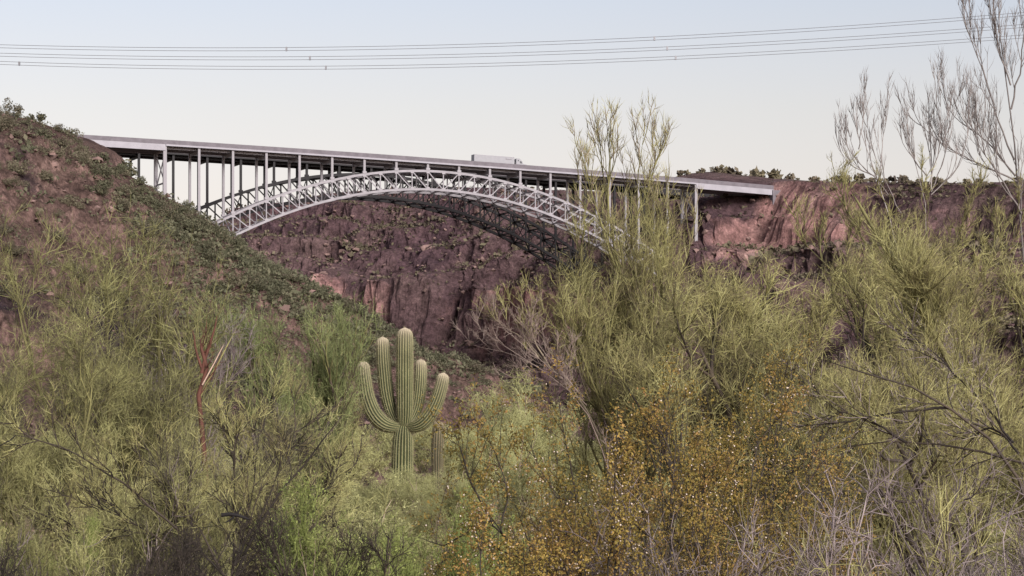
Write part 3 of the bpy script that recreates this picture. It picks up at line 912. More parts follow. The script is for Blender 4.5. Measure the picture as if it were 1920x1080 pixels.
mat_basic('spine', (0.25, 0.22, 0.14), 0.8, 0.0, 0.3, 5)
SY = 75.5
def sp_(px, py, dy=0.0):
    return P3(px, py, SY) + np.array([0, dy, 0])
base = sp_(754, 957); base[2] = -0.1
def cactus_part(name, parent, org, pts, rads, mat, tip=True, ribs=16):
    V_, F, A_, T_ = ribbed(np.array(pts) - org, rads, ribs, tip)
    me = mesh_np(name, V_, F, True, {'tint': A_, 'tip': T_})
    o = link(name, me, MAT[mat], parent)
    # spines along the ridges
    rg_ = np.random.default_rng(len(V_))
    cen = V_.reshape(-1, ribs * 6, 3).mean(1)
    idx = np.nonzero(A_ > .9)[0]; idx = rg_.choice(idx, size=min(len(idx) * 3, 6000))
    ctr = cen[idx // (ribs * 6)]
    nn_ = V_[idx] - ctr; nn_ /= np.linalg.norm(nn_, axis=1)[:, None] + 1e-9
    dr = nn_ + rg_.normal(size=nn_.shape) * .7; dr /= np.linalg.norm(dr, axis=1)[:, None]
    sd = np.cross(dr, rg_.normal(size=dr.shape)); sd /= np.linalg.norm(sd, axis=1)[:, None]
    p0 = V_[idx] + rg_.normal(size=nn_.shape) * .01
    Ls = rg_.uniform(.03, .075, (len(idx), 1))
    VV = np.stack([p0 - sd * .0035, p0 + sd * .0035, p0 + dr * Ls], 1).reshape(-1, 3)
    so = link('spines', mesh_np('spines', VV, [np.arange(len(VV)).reshape(-1, 3)]), MAT['spine'], o); so["kind"] = "stuff"
    return o
u = SY / FPX
root = empty('saguaro_cactus', tuple(base))
tag(root, 'tall saguaro cactus with four upright arms standing among the green brush', 'cactus')
cactus_part('trunk', root, base, [base, sp_(754, 900), sp_(755, 840), sp_(756, 806), sp_(757, 799)], [20 * u, 21 * u, 20.5 * u, 18 * u, 13 * u], 'cactus', False, 20)
cactus_part('main_stem', root, base, [sp_(757, 804), sp_(758, 796), sp_(759, 780), sp_(759, 700), sp_(759, 640), sp_(759, 614)], [10 * u, 12.5 * u, 15.5 * u, 16.5 * u, 16 * u, 15 * u], 'cactus', True, 18)
cactus_part('arm', root, base, [sp_(748, 801, -.05), sp_(738, 803, -.12), sp_(718, 796, -.2), sp_(700, 776, -.2), sp_(688, 745, -.2), sp_(682, 700, -.2), sp_(681, 677, -.2)], [7.9 * u, 11.4 * u, 15.0 * u, 15.4 * u, 14.5 * u, 13.2 * u, 12.3 * u], 'cactus')
cactus_part('arm', root, base, [sp_(750, 798, .05), sp_(742, 792, .2), sp_(731, 770, .35), sp_(723, 735, .35), sp_(718, 680, .35), sp_(716, 630, .35)], [7.0 * u, 9.7 * u, 12.3 * u, 13.6 * u, 13.6 * u, 12.3 * u], 'cactus')
cactus_part('arm', root, base, [sp_(763, 797, .05), sp_(771, 789, .2), sp_(781, 768, .35), sp_(786, 735, .35), sp_(788, 700, .35), sp_(788, 672, .35)], [7.0 * u, 9.2 * u, 11.4 * u, 12.3 * u, 11.9 * u, 11.0 * u], 'cactus')
cactus_part('arm', root, base, [sp_(764, 801, -.05), sp_(774, 803, -.12), sp_(791, 797, -.2), sp_(806, 779, -.2), sp_(819, 755, -.2), sp_(828, 725, -.2), sp_(833, 699, -.2)], [7.9 * u, 10.6 * u, 13.6 * u, 14.1 * u, 13.2 * u, 12.3 * u, 11.4 * u], 'cactus')
SY2 = 95.0
b2 = P3(821, 900, SY2); b2[2] = -.1
root = empty('small_cactus', tuple(b2)); tag(root, 'short dark single stemmed cactus just right of the big saguaro', 'cactus')
cactus_part('stem', root, b2, [b2, P3(820, 850, SY2), P3(822, 810, SY2), P3(823, 789, SY2)], [.2, .25, .25, .22], 'cactus_old', True, 14)

# ------------------------------------------------------------------ brush and trees
def unitv(a):
    return a / (np.linalg.norm(a, axis=-1, keepdims=True) + 1e-12)
def strokes(rng, P0, D, L, n, wig, up):
    N = len(P0); out = np.zeros((N, n, 3)); out[:, 0] = P0; d = unitv(D); p = P0.copy()
    st = (np.broadcast_to(np.asarray(L, float), (N,)) / (n - 1))[:, None]
    for i in range(1, n):
        d = unitv(d + wig * rng.normal(size=(N, 3)) + np.array([0, 0, up]))
        p = p + d * st
        out[:, i] = p
    return out
def kids(rng, par, M, tlo, thi, a0, a1, L, lv, n, wig, up, tipshort=0.5):
    """M side shoots for every stroke of par"""
    N, npnt = par.shape[:2]
    idx = np.repeat(np.arange(N), M)
    t = rng.uniform(tlo, thi, len(idx))
    x = t * (npnt - 1); i0 = np.clip(x.astype(int), 0, npnt - 2); f = (x - i0)[:, None]
    p = par[idx, i0] * (1 - f) + par[idx, i0 + 1] * f
    tg = unitv(par[idx, i0 + 1] - par[idx, i0])
    perp = unitv(np.cross(tg, rng.normal(size=(len(idx), 3))))
    an = rng.uniform(a0, a1, len(idx))[:, None]
    d = np.cos(an) * tg + np.sin(an) * perp
    LL = L * rng.uniform(1 - lv, 1 + lv, len(idx)) * (1 - tipshort * t)
    return strokes(rng, p, d, LL, n, wig, up)
def tubes(P, r0, r1, sides, rng, soup, tint=None):
    """tapered tubes for strokes of equal point count; last ring closes to a point"""
    N, n = P.shape[:2]
    if N == 0: return
    tg = unitv(np.gradient(P, axis=1))
    ref = unitv(rng.normal(size=(N, 1, 3)))
    s1 = unitv(np.cross(tg, ref)); s2 = np.cross(tg, s1)
    a = np.arange(sides) / sides * 2 * math.pi
    w_ = np.linspace(0, 1, n)[None]
    r0 = np.broadcast_to(np.asarray(r0, float), (N,))[:, None]; r1 = np.broadcast_to(np.asarray(r1, float), (N,))[:, None]
    r = r0 * (1 - w_) + r1 * w_
    ring = P[:, :-1, None] + r[:, :-1, None, None] * (np.cos(a)[None, None, :, None] * s1[:, :-1, None] + np.sin(a)[None, None, :, None] * s2[:, :-1, None])
    m = (n - 1) * sides + 1
    V = np.concatenate([ring.reshape(N, -1, 3), P[:, -1:, :]], 1)
    F4 = []
    for i in range(n - 2):
        for k in range(sides):
            F4.append((i * sides + k, i * sides + (k + 1) % sides, (i + 1) * sides + (k + 1) % sides, (i + 1) * sides + k))
    F3 = [((n - 2) * sides + k, (n - 2) * sides + (k + 1) % sides, m - 1) for k in range(sides)]
    offs = (np.arange(N) * m)[:, None, None]
    if tint is None: tint = rng.random(N)
    faces = []
    if F4: faces.append((np.array(F4)[None] + offs).reshape(-1, 4))
    faces.append((np.array(F3)[None] + offs).reshape(-1, 3))
    soup.add(V.reshape(-1, 3), faces, np.repeat(tint, m))
def leaves(rng, P, size, soup, aspect=0.5, tint=None):
    n = len(P)
    a = unitv(rng.normal(size=(n, 3))); b = unitv(np.cross(a, rng.normal(size=(n, 3))))
    s = size * rng.uniform(.6, 1.4, (n, 1))
    V = np.stack([P - a * s, P + b * s * aspect, P + a * s, P - b * s * aspect], 1).reshape(-1, 3)
    soup.add(V, [np.arange(n * 4).reshape(-1, 4)], np.repeat(rng.random(n) if tint is None else tint, 4))
def along(rng, par, n):
    idx = rng.integers(0, len(par), n); t = rng.random(n) * (par.shape[1] - 1)
    i0 = np.clip(t.astype(int), 0, par.shape[1] - 2); f = (t - i0)[:, None]
    return par[idx, i0] * (1 - f) + par[idx, i0 + 1] * f

def plant_mesh(seed, height, width, stems=6, spread=0.6, m1=7, m2=6, m3=7, m4=4, up=0.10, lean=(0, 0), r0=0.05, tw=0.0022,
               mats=('paloverde_bark', 'paloverde_bark', 'olive_twig'), nleaf=0, leaf=0.012, wig=0.13, lens=(.75, .34, .19, .11, .07), ang=(.35, .9), low=0.25, aniso=(.72, 1.35)):
    """stroke tree: stems > limbs > branches > twigs > fine twigs, fitted to height and width; returns meshes"""
    rng = np.random.default_rng(seed)
    az = rng.uniform(0, 2 * math.pi, stems)
    D = np.stack([np.cos(az) * spread + lean[0], np.sin(az) * spread + lean[1], np.ones(stems)], 1) * rng.uniform(.8, 1.2, (stems, 1))
    s0 = strokes(rng, rng.normal(size=(stems, 3)) * np.array([.03, .03, 0]), D, lens[0] * rng.uniform(.75, 1.15, stems), 9, wig * .7, up * .4)
    s1 = kids(rng, s0, m1, low, 1.0, ang[0], ang[1], lens[1], .35, 7, wig, up)
    s2 = kids(rng, s1, m2, .2, 1.0, ang[0], ang[1], lens[2], .35, 5, wig * 1.2, up * 1.3)
    s3 = kids(rng, s2, m3, .15, 1.0, ang[0], ang[1] * 1.15, lens[3], .4, 3, wig * 2.0, up * .8)
    s4 = kids(rng, s3, m4, .1, 1.0, .4, 1.3, lens[4], .5, 2, wig * 2.4, up * .4)
    allp = np.concatenate([s3.reshape(-1, 3), s4.reshape(-1, 3)])
    zt = np.percentile(allp[:, 2], 99.7); hw = np.percentile(np.abs(allp[:, 0] - np.median(allp[:, 0])), 97)
    zs = height / zt; xs = float(np.clip(width / 2 / hw, zs * aniso[0], zs * aniso[1]))
    sc = np.array([xs, xs, zs])
    s0, s1, s2, s3, s4 = (a * sc for a in (s0, s1, s2, s3, s4))
    t = Soup(); tubes(s0, r0, r0 * .35, 6, rng, t); tubes(s1, r0 * .38, r0 * .12, 5, rng, t)
    b = Soup(); tubes(s2, max(r0 * .16, tw * 2.0), tw * 1.5, 4, rng, b)
    c = Soup(); tubes(s3, tw * 1.5, tw * .8, 3, rng, c)
    if m4: tubes(s4, tw, tw * .6, 3, rng, c)
    if nleaf: leaves(rng, along(rng, s4, nleaf) + rng.normal(size=(nleaf, 3)) * leaf * .6, leaf, c)
    out = []
    for nm, so, mt in (('trunk', t, mats[0]), ('branches', b, mats[1]), ('crown', c, mats[2])):
        me = so.mesh(nm, True); me.materials.append(MAT[mt]); out.append((nm, me))
    return out
def plant(name, meshes, loc, label, cat, group=None, rz=0.0, sc=1.0):
    root = empty(name, loc, rz)
    root.scale = (sc,) * 3 if np.isscalar(sc) else sc
    tag(root, label, cat, group)
    for nm, me in meshes:
        o = link(nm, me, None, root)
        if nm != 'trunk': o["kind"] = "stuff"
    return root
def spot(px, y): return ((px - 960) / FPX * y, y, -0.05)
def top(py, y): return EYE + (HY - py) / FPX * y
def wid(px, y): return px / FPX * y

OL = ('paloverde_bark', 'paloverde_bark', 'olive_twig')
MO = ('paloverde_bark', 'paloverde_bark', 'moss_twig')
GR = ('dark_bark', 'paloverde_bark', 'green_twig')
DK = ('dark_bark', 'dark_bark', 'moss_twig')
PT = 'palo_verde_tree'

# --- background thicket between 35 and 120 m
fill = []
for k in range(3):
    fill.append(plant_mesh(100 + k, 3.0, 3.2, 6, .75, 6, 6, 6, 4, .12, r0=.04, tw=.004, mats=('tan_bark', 'olive_twig', ('pale_twig', 'olive_twig', 'pale_twig')[k]), nleaf=8000, leaf=.022))
rf = np.random.default_rng(77)
rowname = ('far off pale green', 'distant pale green', 'small pale green', 'low pale green', 'knee high olive')
def side(px):
    for lim, t_ in ((230, 'by the left picture edge'), (460, 'around the dead red trunk'), (690, 'just left of the saguaro'), (850, 'at the foot of the saguaro'),
                    (1080, 'right of the saguaro'), (1330, 'below the tall slender palo verde'), (1620, 'below the red mesa'), (9999, 'by the right picture edge')):
        if px < lim: return t_
cnt = 0
for row, (ya, yb, n, h0, h1) in enumerate([(100, 125, 20, 2.4, 4.0), (82, 98, 18, 2.2, 3.4), (52, 68, 16, 1.9, 2.7), (36, 46, 13, 1.6, 2.2), (21, 27, 13, 1.15, 1.5)]):
    for i in range(n):
        y = rf.uniform(ya, yb); px = -80 + (2080) * (i + rf.uniform(.1, .9)) / n
        if row == 1 and 640 < px < 880: continue
        h = rf.uniform(h0, h1)
        if row >= 2 and 620 < px < 900: h = rf.uniform(.85, 1.05)
        s_ = h / 3.0
        plant(PT, fill[rf.integers(0, 3)], spot(px, y), f'{rowname[row]} palo verde in the thicket {side(px)}', 'tree', 'palo verdes in the background thicket', rf.uniform(0, 6.28), (s_ * 1.15, s_ * 1.15, s_))

LIB = {}
def pv(px, topy, wpx, y, label, seed, mats=OL, name=PT, cat='tree', like=None, rz=0.0, **kw):
    """a bush or tree by its place, top row, width in the frame and distance; like = seed of an earlier plant whose meshes it shares"""
    h, w_ = top(topy, y), wid(wpx, y)
    if like is not None:
        ms, h0, w0 = LIB[like]
        zs = h / h0; xs = float(np.clip(w_ / w0, zs * .75, zs * 1.35))
        return plant(name, ms, spot(px, y), label, cat, None, rz, (xs, xs, zs))
    ms = plant_mesh(seed, h, w_, mats=mats, **kw)
    LIB[seed] = (ms, h, w_)
    return plant(name, ms, spot(px, y), label, cat, None, rz)

def limb_tree(paths, y, label, seed, mats, name, cat, r0, m, L, tw=.0026, up=.15, wig=.14, nleaf=0, leaf=.008, an=(.3, .85)):
    """tree whose main limbs follow given lines; side shoots are grown from them"""
    rng = np.random.default_rng(seed)
    b0 = np.array(spot(paths[0][0][0], y))
    limbs = []
    for pi, pth in enumerate(paths):
        q = np.array([P3(a, c, y) for a, c in pth]) - b0
        if pi == 0: q = np.concatenate([[[0, 0, 0]], q])
        kk = np.concatenate([[0], np.cumsum(np.linalg.norm(np.diff(q, axis=0), axis=1))]); ss = np.linspace(0, kk[-1], 12)
        q = np.stack([np.interp(ss, kk, q[:, j_]) for j_ in range(3)], 1)
        for it in range(2): q[1:-1] = (q[:-2] + 2 * q[1:-1] + q[2:]) / 4
        dpt = rng.uniform(-.45, .45) if pi else 0
        q[:, 1] += np.linspace(0, 1, 12) * dpt
        q[1:-1] += rng.normal(size=(10, 3)) * np.array([1, 1, .5]) * .006 * kk[-1] ** .5
        limbs.append(q)
    limbs = np.array(limbs)
    r = np.full(len(limbs), r0 * .5); r[0] = r0
    tlo = .1
    s1 = kids(rng, limbs, m[0], tlo, 1, an[0], an[1], L[0], .4, 7, wig, up, .35)
    lo = P3(0, 1060, y)[2]
    s1 = s1[s1[:, 0, 2] > lo * .55]
    s2 = kids(rng, s1, m[1], .15, 1, an[0], an[1], L[1], .4, 5, wig, up)
    s3 = kids(rng, s2, m[2], .1, 1, an[0], an[1] * 1.05, L[2], .4, 3, wig * 1.3, up)
    S1 = Soup(); tubes(limbs, r, r * .2, 6, rng, S1); tubes(s1, r0 * .22, tw * 1.2, 5, rng, S1)
    S2 = Soup(); tubes(s2, tw * 1.5, tw, 4, rng, S2)
    S3 = Soup(); tubes(s3, tw * 1.1, tw * .6, 3, rng, S3)
    if m[3]:
        s4 = kids(rng, s3, m[3], .1, 1, .3, 1.0, L[3], .5, 2, wig * 1.3, up * .5); tubes(s4, tw * .85, tw * .5, 3, rng, S3)
    if nleaf: leaves(rng, along(rng, s3, nleaf) + rng.normal(size=(nleaf, 3)) * leaf, leaf, S3)
    out = []
    for nm, so, mt in (('trunk', S1, mats[0]), ('branches', S2, mats[1]), ('crown', S3, mats[2])):
        me = so.mesh(nm, True); me.materials.append(MAT[mt]); out.append((nm, me))
    return plant(name, out, tuple(b0), label, cat)

# --- middle distance
pv(985, 700, 300, 55, 'pale yellow green palo verde right of the saguaro behind the amber bush', 21, ('tan_bark', 'pale_twig', 'pale_twig'), stems=8, spread=.55, up=.25, nleaf=14000, leaf=.014, tw=.0035)
pv(900, 770, 200, 50, 'low pale green palo verde between the saguaro and the amber bush', 22, ('tan_bark', 'pale_twig', 'pale_twig'), stems=7, spread=.6, up=.2, nleaf=8000, leaf=.014, tw=.0035, like=21, rz=2.3)
pv(607, 590, 110, 44, 'thin wispy palo verde just left of the saguaro', 23, OL, stems=4, spread=.25, up=.2, m1=6, m2=5, m3=6, m4=3, tw=.0032)
pv(770, 876, 170, 62, 'thin pale green bush in front of the saguaro trunk', 24, ('tan_bark', 'pale_twig', 'pale_twig'), 'green_bush', 'bush', stems=7, spread=.5, up=.2, m1=6, m2=5, m3=5, m4=3, nleaf=2500, leaf=.014, tw=.0036, like=21, rz=4.0)
pv(845, 872, 190, 46, 'low pale bush right of the saguaro foot', 25, name='green_bush', cat='bush', like=21, rz=5.2)
pv(690, 880, 170, 48, 'low pale bush left of the saguaro foot', 26, name='green_bush', cat='bush', like=21, rz=1.1)
pv(770, 925, 260, 36, 'low pale bush in front of the saguaro foot', 27, name='green_bush', cat='bush', like=21, rz=3.1)
# --- left
pv(545, 548, 250, 30, 'fresh green palo verde left of the saguaro below the hill', 31, GR, stems=7, spread=.42, up=.22, nleaf=9000, leaf=.009, tw=.0026)
pv(250, 385, 430, 27, 'tall olive palo verde in front of the left hillside', 32, MO, r0=.032, stems=7, spread=.42, up=.16, m4=5, nleaf=4000, leaf=.008, tw=.0026)
pv(60, 560, 380, 24, 'olive palo verde at the left picture edge', 33, OL, stems=7, spread=.6, up=.14, nleaf=8000, leaf=.008, tw=.0024, like=32, rz=2.2)
pv(380, 690, 620, 19, 'wide dark stemmed palo verde in the lower left corner', 34, DK, stems=10, spread=.95, up=.10, m4=5, nleaf=9000, leaf=.006, tw=.0019, r0=.04, low=.35)
pv(150, 820, 520, 15, 'low olive brush in front of the left palo verdes', 35, ('dark_bark', 'purple_twig', 'moss_twig'), 'brush_bush', 'bush', stems=10, spread=1.0, up=.08, nleaf=5000, leaf=.005, tw=.0016, r0=.022)
pv(470, 930, 420, 13, 'low tangle of dry brush coloured dark for the shade at the bottom left', 36, ('dark_bark', 'dark_bark', 'dark_bark'), 'dry_bush', 'bush', stems=10, spread=1.2, up=.03, tw=.0014, r0=.016)  # twig colour darkened to stand in for shade in the lower left
pv(705, 890, 340, 14, 'bright lime green bush at the foot of the saguaro', 37, ('tan_bark', 'lime_leaf', 'lime_leaf'), 'green_bush', 'bush', stems=9, spread=.9, up=.1, nleaf=18000, leaf=.008, tw=.0014, r0=.012)
pv(20, 960, 190, 17, 'small bright green bush in the bottom left corner', 38, ('tan_bark', 'lime_leaf', 'lime_leaf'), 'green_bush', 'bush', stems=8, spread=.8, up=.1, nleaf=12000, leaf=.008, tw=.0016, r0=.014, like=37, rz=1.7)

pv(384, 775, 300, 23, 'olive palo verde hiding the foot of the dead red trunk', 39, DK, stems=8, spread=.7, up=.12, nleaf=5000, leaf=.007, tw=.0022, like=34, rz=2.0)
pv(170, 975, 400, 12.5, 'dark brush added for the shade at the bottom left below the olive bush', 60, like=36, rz=2.0, name='dry_bush', cat='bush')  # second dark bush, added to deepen the shade between the plants
# dead red trunk with a pale side branch
dy = 24.6
b = np.array(spot(384, dy))
root = empty('dead_tree', tuple(b)); tag(root, 'dead reddish brown trunk with a pale broken branch among the left palo verdes', 'tree')
Pp = np.array([b, P3(384, 1000, dy), P3(381, 900, dy), P3(380, 800, dy), P3(379, 740, dy), P3(377, 690, dy), P3(379, 655, dy), P3(375, 632, dy)]) - b
V_, F = tube_path(Pp[:, [0, 1, 2]], [.05, .045, .04, .036, .033, .024, .004], 7) if False else (None, None)
S = Soup(); rg = np.random.default_rng(3)
Pp[2:-1] += rg.normal(size=(len(Pp) - 3, 3)) * np.array([.018, .02, 0])
tubes(Pp[None], .036, .014, 7, rg, S)
Pq = np.array([P3(378, 700, dy), P3(384, 675, dy), P3(395, 640, dy), P3(404, 610, dy), P3(408, 585, dy)]) - b; tubes(Pq[None], .022, .004, 6, rg, S)
Pq = np.array([P3(378, 690, dy), P3(371, 670, dy), P3(366, 650, dy), P3(364, 630, dy), P3(358, 612, dy)]) - b; tubes(Pq[None], .016, .003, 6, rg, S)
sk = kids(rg, Pp[None], 9, .55, .97, .4, 1.0, .45, .5, 6, .22, .15); tubes(sk, .008, .002, 5, rg, S)
sk2 = kids(rg, sk, 4, .3, 1, .4, 1.0, .16, .5, 4, .25, .1); tubes(sk2, .003, .001, 4, rg, S)
link('trunk', S.mesh('trunk', True), MAT['deadwood_red'], root)
S = Soup(); Pq = np.array([P3(380, 722, dy), P3(392, 700, dy), P3(404, 678, dy), P3(413, 660, dy), P3(422, 643, dy)]) - b + np.array([0, -.03, 0]); tubes(Pq[None], .008, .005, 6, rg, S)
link('broken_branch', S.mesh('broken_branch', True), MAT['deadwood_pale'], root)
# charred stick
dy = 12.0; b = P3(447, 968, dy)
S = Soup()
for pts, r_ in (([(415, 966), (430, 964), (445, 966), (460, 971), (475, 976)], .012), ([(448, 967), (446, 960), (450, 955), (452, 951), (453, 948)], .005), ([(440, 966), (436, 972), (430, 976), (424, 979), (418, 980)], .006)):
    tubes((np.array([P3(a, c, dy) for a, c in pts]) - b)[None], r_, r_ * .4, 6, rg, S)
o = link('charred_stick', S.mesh('charred_stick', True), MAT['deadwood_black']); o.location = b
tag(o, 'short black charred stick caught in the brush at the lower left', 'stick')

# --- centre right
limb_tree([[(1205, 1000), (1195, 800), (1170, 560), (1140, 420), (1128, 320), (1122, 230)], [(1195, 700), (1190, 520), (1196, 380), (1200, 300), (1210, 240)], [(1172, 560), (1125, 420), (1098, 330), (1085, 268)], [(1140, 420), (1142, 330), (1142, 230)],
           [(1196, 400), (1228, 320), (1240, 275)], [(1196, 720), (1240, 520), (1252, 400), (1250, 280)], [(1190, 620), (1150, 470), (1118, 400), (1080, 330)], [(1200, 620), (1215, 440), (1210, 330), (1195, 262)], [(1196, 700), (1265, 560), (1290, 470), (1300, 420)]], 36,
          'tall slender palo verde whose bare tips rise above the deck of the bridge', 41, ('paloverde_bark', 'tan_bark', 'olive_twig'), PT, 'tree', .035, (9, 5, 4, 0), (.70, .42, .24, .12), tw=.0030, up=.28, wig=.09)
pv(1200, 350, 250, 34, 'dense upright olive palo verde in front of the right arch foot', 45, OL, stems=8, spread=.30, up=.24, m1=8, m4=4, wig=.12, nleaf=5000, leaf=.009, tw=.0032, ang=(.25, .7), r0=.05, low=.2, aniso=(.5, 1.3))
limb_tree([[(1150, 900), (1110, 760), (1050, 706), (1000, 661), (960, 608), (940, 554)], [(1075, 729), (1040, 676), (1015, 630), (985, 592), (965, 558)], [(1090, 741), (1050, 668), (1030, 608), (1012, 551)],
           [(1105, 752), (1075, 661), (1062, 608), (1048, 562)], [(1010, 672), (985, 638), (950, 615), (928, 592)], [(1030, 687), (1000, 638), (990, 600), (1000, 562)]], 33,
          'leaning yellow olive palo verde below the right half of the arch', 42, ('tan_bark', 'olive_twig', 'olive_twig'), PT, 'tree', .026, (6, 4, 4, 1), (.40, .28, .18, .11), tw=.0032, up=.2)
limb_tree([[(1160, 960), (1110, 760), (1040, 706), (960, 655), (900, 622), (870, 596)], [(1060, 715), (1000, 664), (950, 622), (922, 590)], [(1085, 735), (1030, 672), (990, 630), (972, 595)], [(1010, 688), (950, 658), (910, 652), (880, 640)],
           [(1095, 750), (1050, 690), (1020, 660), (1010, 620)], [(1100, 760), (1060, 725), (1000, 705), (950, 695)]], 28,
          'bare pinkish grey shrub leaning left under the arch', 43, ('pink_twig', 'pink_twig', 'pink_twig'), 'bare_shrub', 'shrub', .010, (7, 4, 4, 2), (.40, .24, .15, .09), tw=.0024, up=.10)
pv(1350, 540, 330, 31, 'dense olive palo verde right of the tall slender one', 44, ('dark_bark', 'paloverde_bark', 'olive_twig'), stems=8, spread=.5, up=.22, m4=5, nleaf=6000, leaf=.009, tw=.0028)
# --- right
pv(1520, 455, 480, 29, 'broad olive palo verde in front of the red mesa', 51, OL, stems=9, spread=.62, up=.2, m4=5, nleaf=8000, leaf=.009, tw=.0028, like=44, rz=1.3)
pv(1790, 430, 420, 26, 'olive palo verde crown below the mesa at the right', 52, OL, stems=8, spread=.5, up=.2, m4=5, nleaf=6000, leaf=.008, tw=.0026, like=44, rz=2.9)
pv(1430, 640, 380, 20, 'low olive palo verde behind the amber creosote bush', 53, OL, stems=8, spread=.8, up=.12, m4=4, nleaf=6000, leaf=.007, tw=.0021, like=44, rz=4.4)
pv(1870, 560, 560, 17, 'spreading olive palo verde filling the right picture edge', 54, ('dark_bark', 'paloverde_bark', 'olive_twig'), stems=9, spread=.8, up=.08, m4=5, nleaf=6000, leaf=.006, tw=.0021, r0=.035)
pv(1660, 560, 330, 23, 'leafless purple grey bush among the right palo verdes', 58, ('purple_twig', 'purple_twig', 'purple_twig'), 'dry_bush', 'bush', stems=8, spread=.7, up=.1, tw=.0024, r0=.02)
pv(330, 560, 300, 28.5, 'leafless brown grey bush among the left palo verdes', 59, ('purple_twig', 'purple_twig', 'purple_twig'), 'dry_bush', 'bush', stems=8, spread=.6, up=.12, tw=.0026, r0=.02, like=58, rz=1.0)
# grey leafless trees at the top right
GT = ('grey_twig', 'grey_twig', 'grey_twig')
limb_tree([[(1960, 1100), (1940, 700), (1925, 480), (1905, 310), (1896, 210), (1893, 120), (1878, 40), (1850, -40)], [(1902, 300), (1862, 210), (1840, 130), (1810, 60), (1788, 0)], [(1904, 330), (1850, 262), (1800, 232), (1768, 190)],
           [(1896, 205), (1915, 120), (1925, 40), (1920, -40)], [(1907, 340), (1840, 312), (1775, 284), (1715, 235)], [(1895, 160), (1865, 90), (1858, 20), (1845, -40)], [(1915, 400), (1870, 330), (1835, 290), (1825, 230)],
           [(1925, 430), (1965, 300), (1950, 200), (1960, 100)]], 34,
          'tall leafless grey tree against the sky in the upper right corner', 55, GT, 'bare_tree', 'tree', .026, (10, 5, 4, 0), (.80, .44, .26, .1), tw=.0026, up=.3, wig=.09, an=(.2, .6))
limb_tree([[(1715, 900), (1720, 640), (1745, 370), (1725, 305), (1700, 262), (1688, 235)], [(1746, 355), (1750, 290), (1738, 235), (1735, 188)], [(1746, 360), (1772, 292), (1780, 235), (1800, 168)], [(1742, 345), (1760, 280), (1762, 200)],
           [(1738, 330), (1705, 290), (1690, 225)], [(1746, 365), (1800, 310), (1815, 250), (1812, 205)]], 33.5,
          'bare thin twigs of a leafless tree rising above the mesa skyline', 56, GT, 'bare_tree', 'tree', .018, (6, 3, 3, 0), (.6, .36, .22, .1), tw=.0028, up=.32, wig=.09, an=(.2, .55))
limb_tree([[(1700, 900), (1695, 640), (1685, 420), (1645, 325), (1608, 272), (1592, 218), (1595, 168)], [(1665, 365), (1640, 335), (1600, 305), (1562, 250)], [(1610, 280), (1614, 232), (1628, 172)], [(1650, 330), (1655, 262), (1662, 210)],
           [(1640, 330), (1590, 312), (1572, 290), (1556, 255)], [(1690, 400), (1660, 330), (1640, 270), (1632, 212)]], 32.5,
          'thin leafless sapling with forked twigs above the mesa skyline', 57, GT, 'bare_tree', 'tree', .016, (5, 3, 3, 0), (.55, .34, .2, .1), tw=.0028, up=.32, wig=.09, an=(.2, .55))

# thick diagonal green limb at the right
dy = 19.0
b = np.array(spot(2010, dy))
root = empty(PT, tuple(b)); tag(root, 'palo verde with one thick yellow green limb slanting up to the left', 'tree')
limb = np.array([b, P3(1960, 1000, dy), P3(1890, 850, dy), P3(1800, 710, dy), P3(1740, 605, dy), P3(1690, 520, dy), P3(1645, 450, dy), P3(1612, 385, dy), P3(1596, 350, dy)]) - b
limb[:, 1] += np.array([0, .1, .2, .1, 0, -.1, -.1, 0, .1])
rg = np.random.default_rng(61)
s1 = kids(rg, limb[None], 20, .22, .60, .35, .9, .50, .4, 7, .10, .18, .72)
s2 = kids(rg, s1, 7, .15, 1, .3, .9, .55, .4, 5, .14, .2)
s3 = kids(rg, s2, 8, .1, 1, .3, .9, .26, .4, 3, .16, .12)
s4 = kids(rg, s3, 4, .1, 1, .3, 1.0, .13, .5, 2, .2, .05)
S = Soup(); tubes(limb[None], .036, .008, 8, rg, S, np.array([.7])); tubes(s1, .010, .003, 5, rg, S, rg.uniform(.6, 1, len(s1)))
link('trunk', S.mesh('trunk', True), MAT['paloverde_bark'], root)
S = Soup(); tubes(s2, .004, .0025, 4, rg, S); link('branches', S.mesh('branches', True), MAT['paloverde_bark'], root)["kind"] = "stuff"
S = Soup(); tubes(s3, .0026, .0016, 3, rg, S); tubes(s4, .0018, .001, 3, rg, S); link('crown', S.mesh('crown', True), MAT['olive_twig'], root)["kind"] = "stuff"

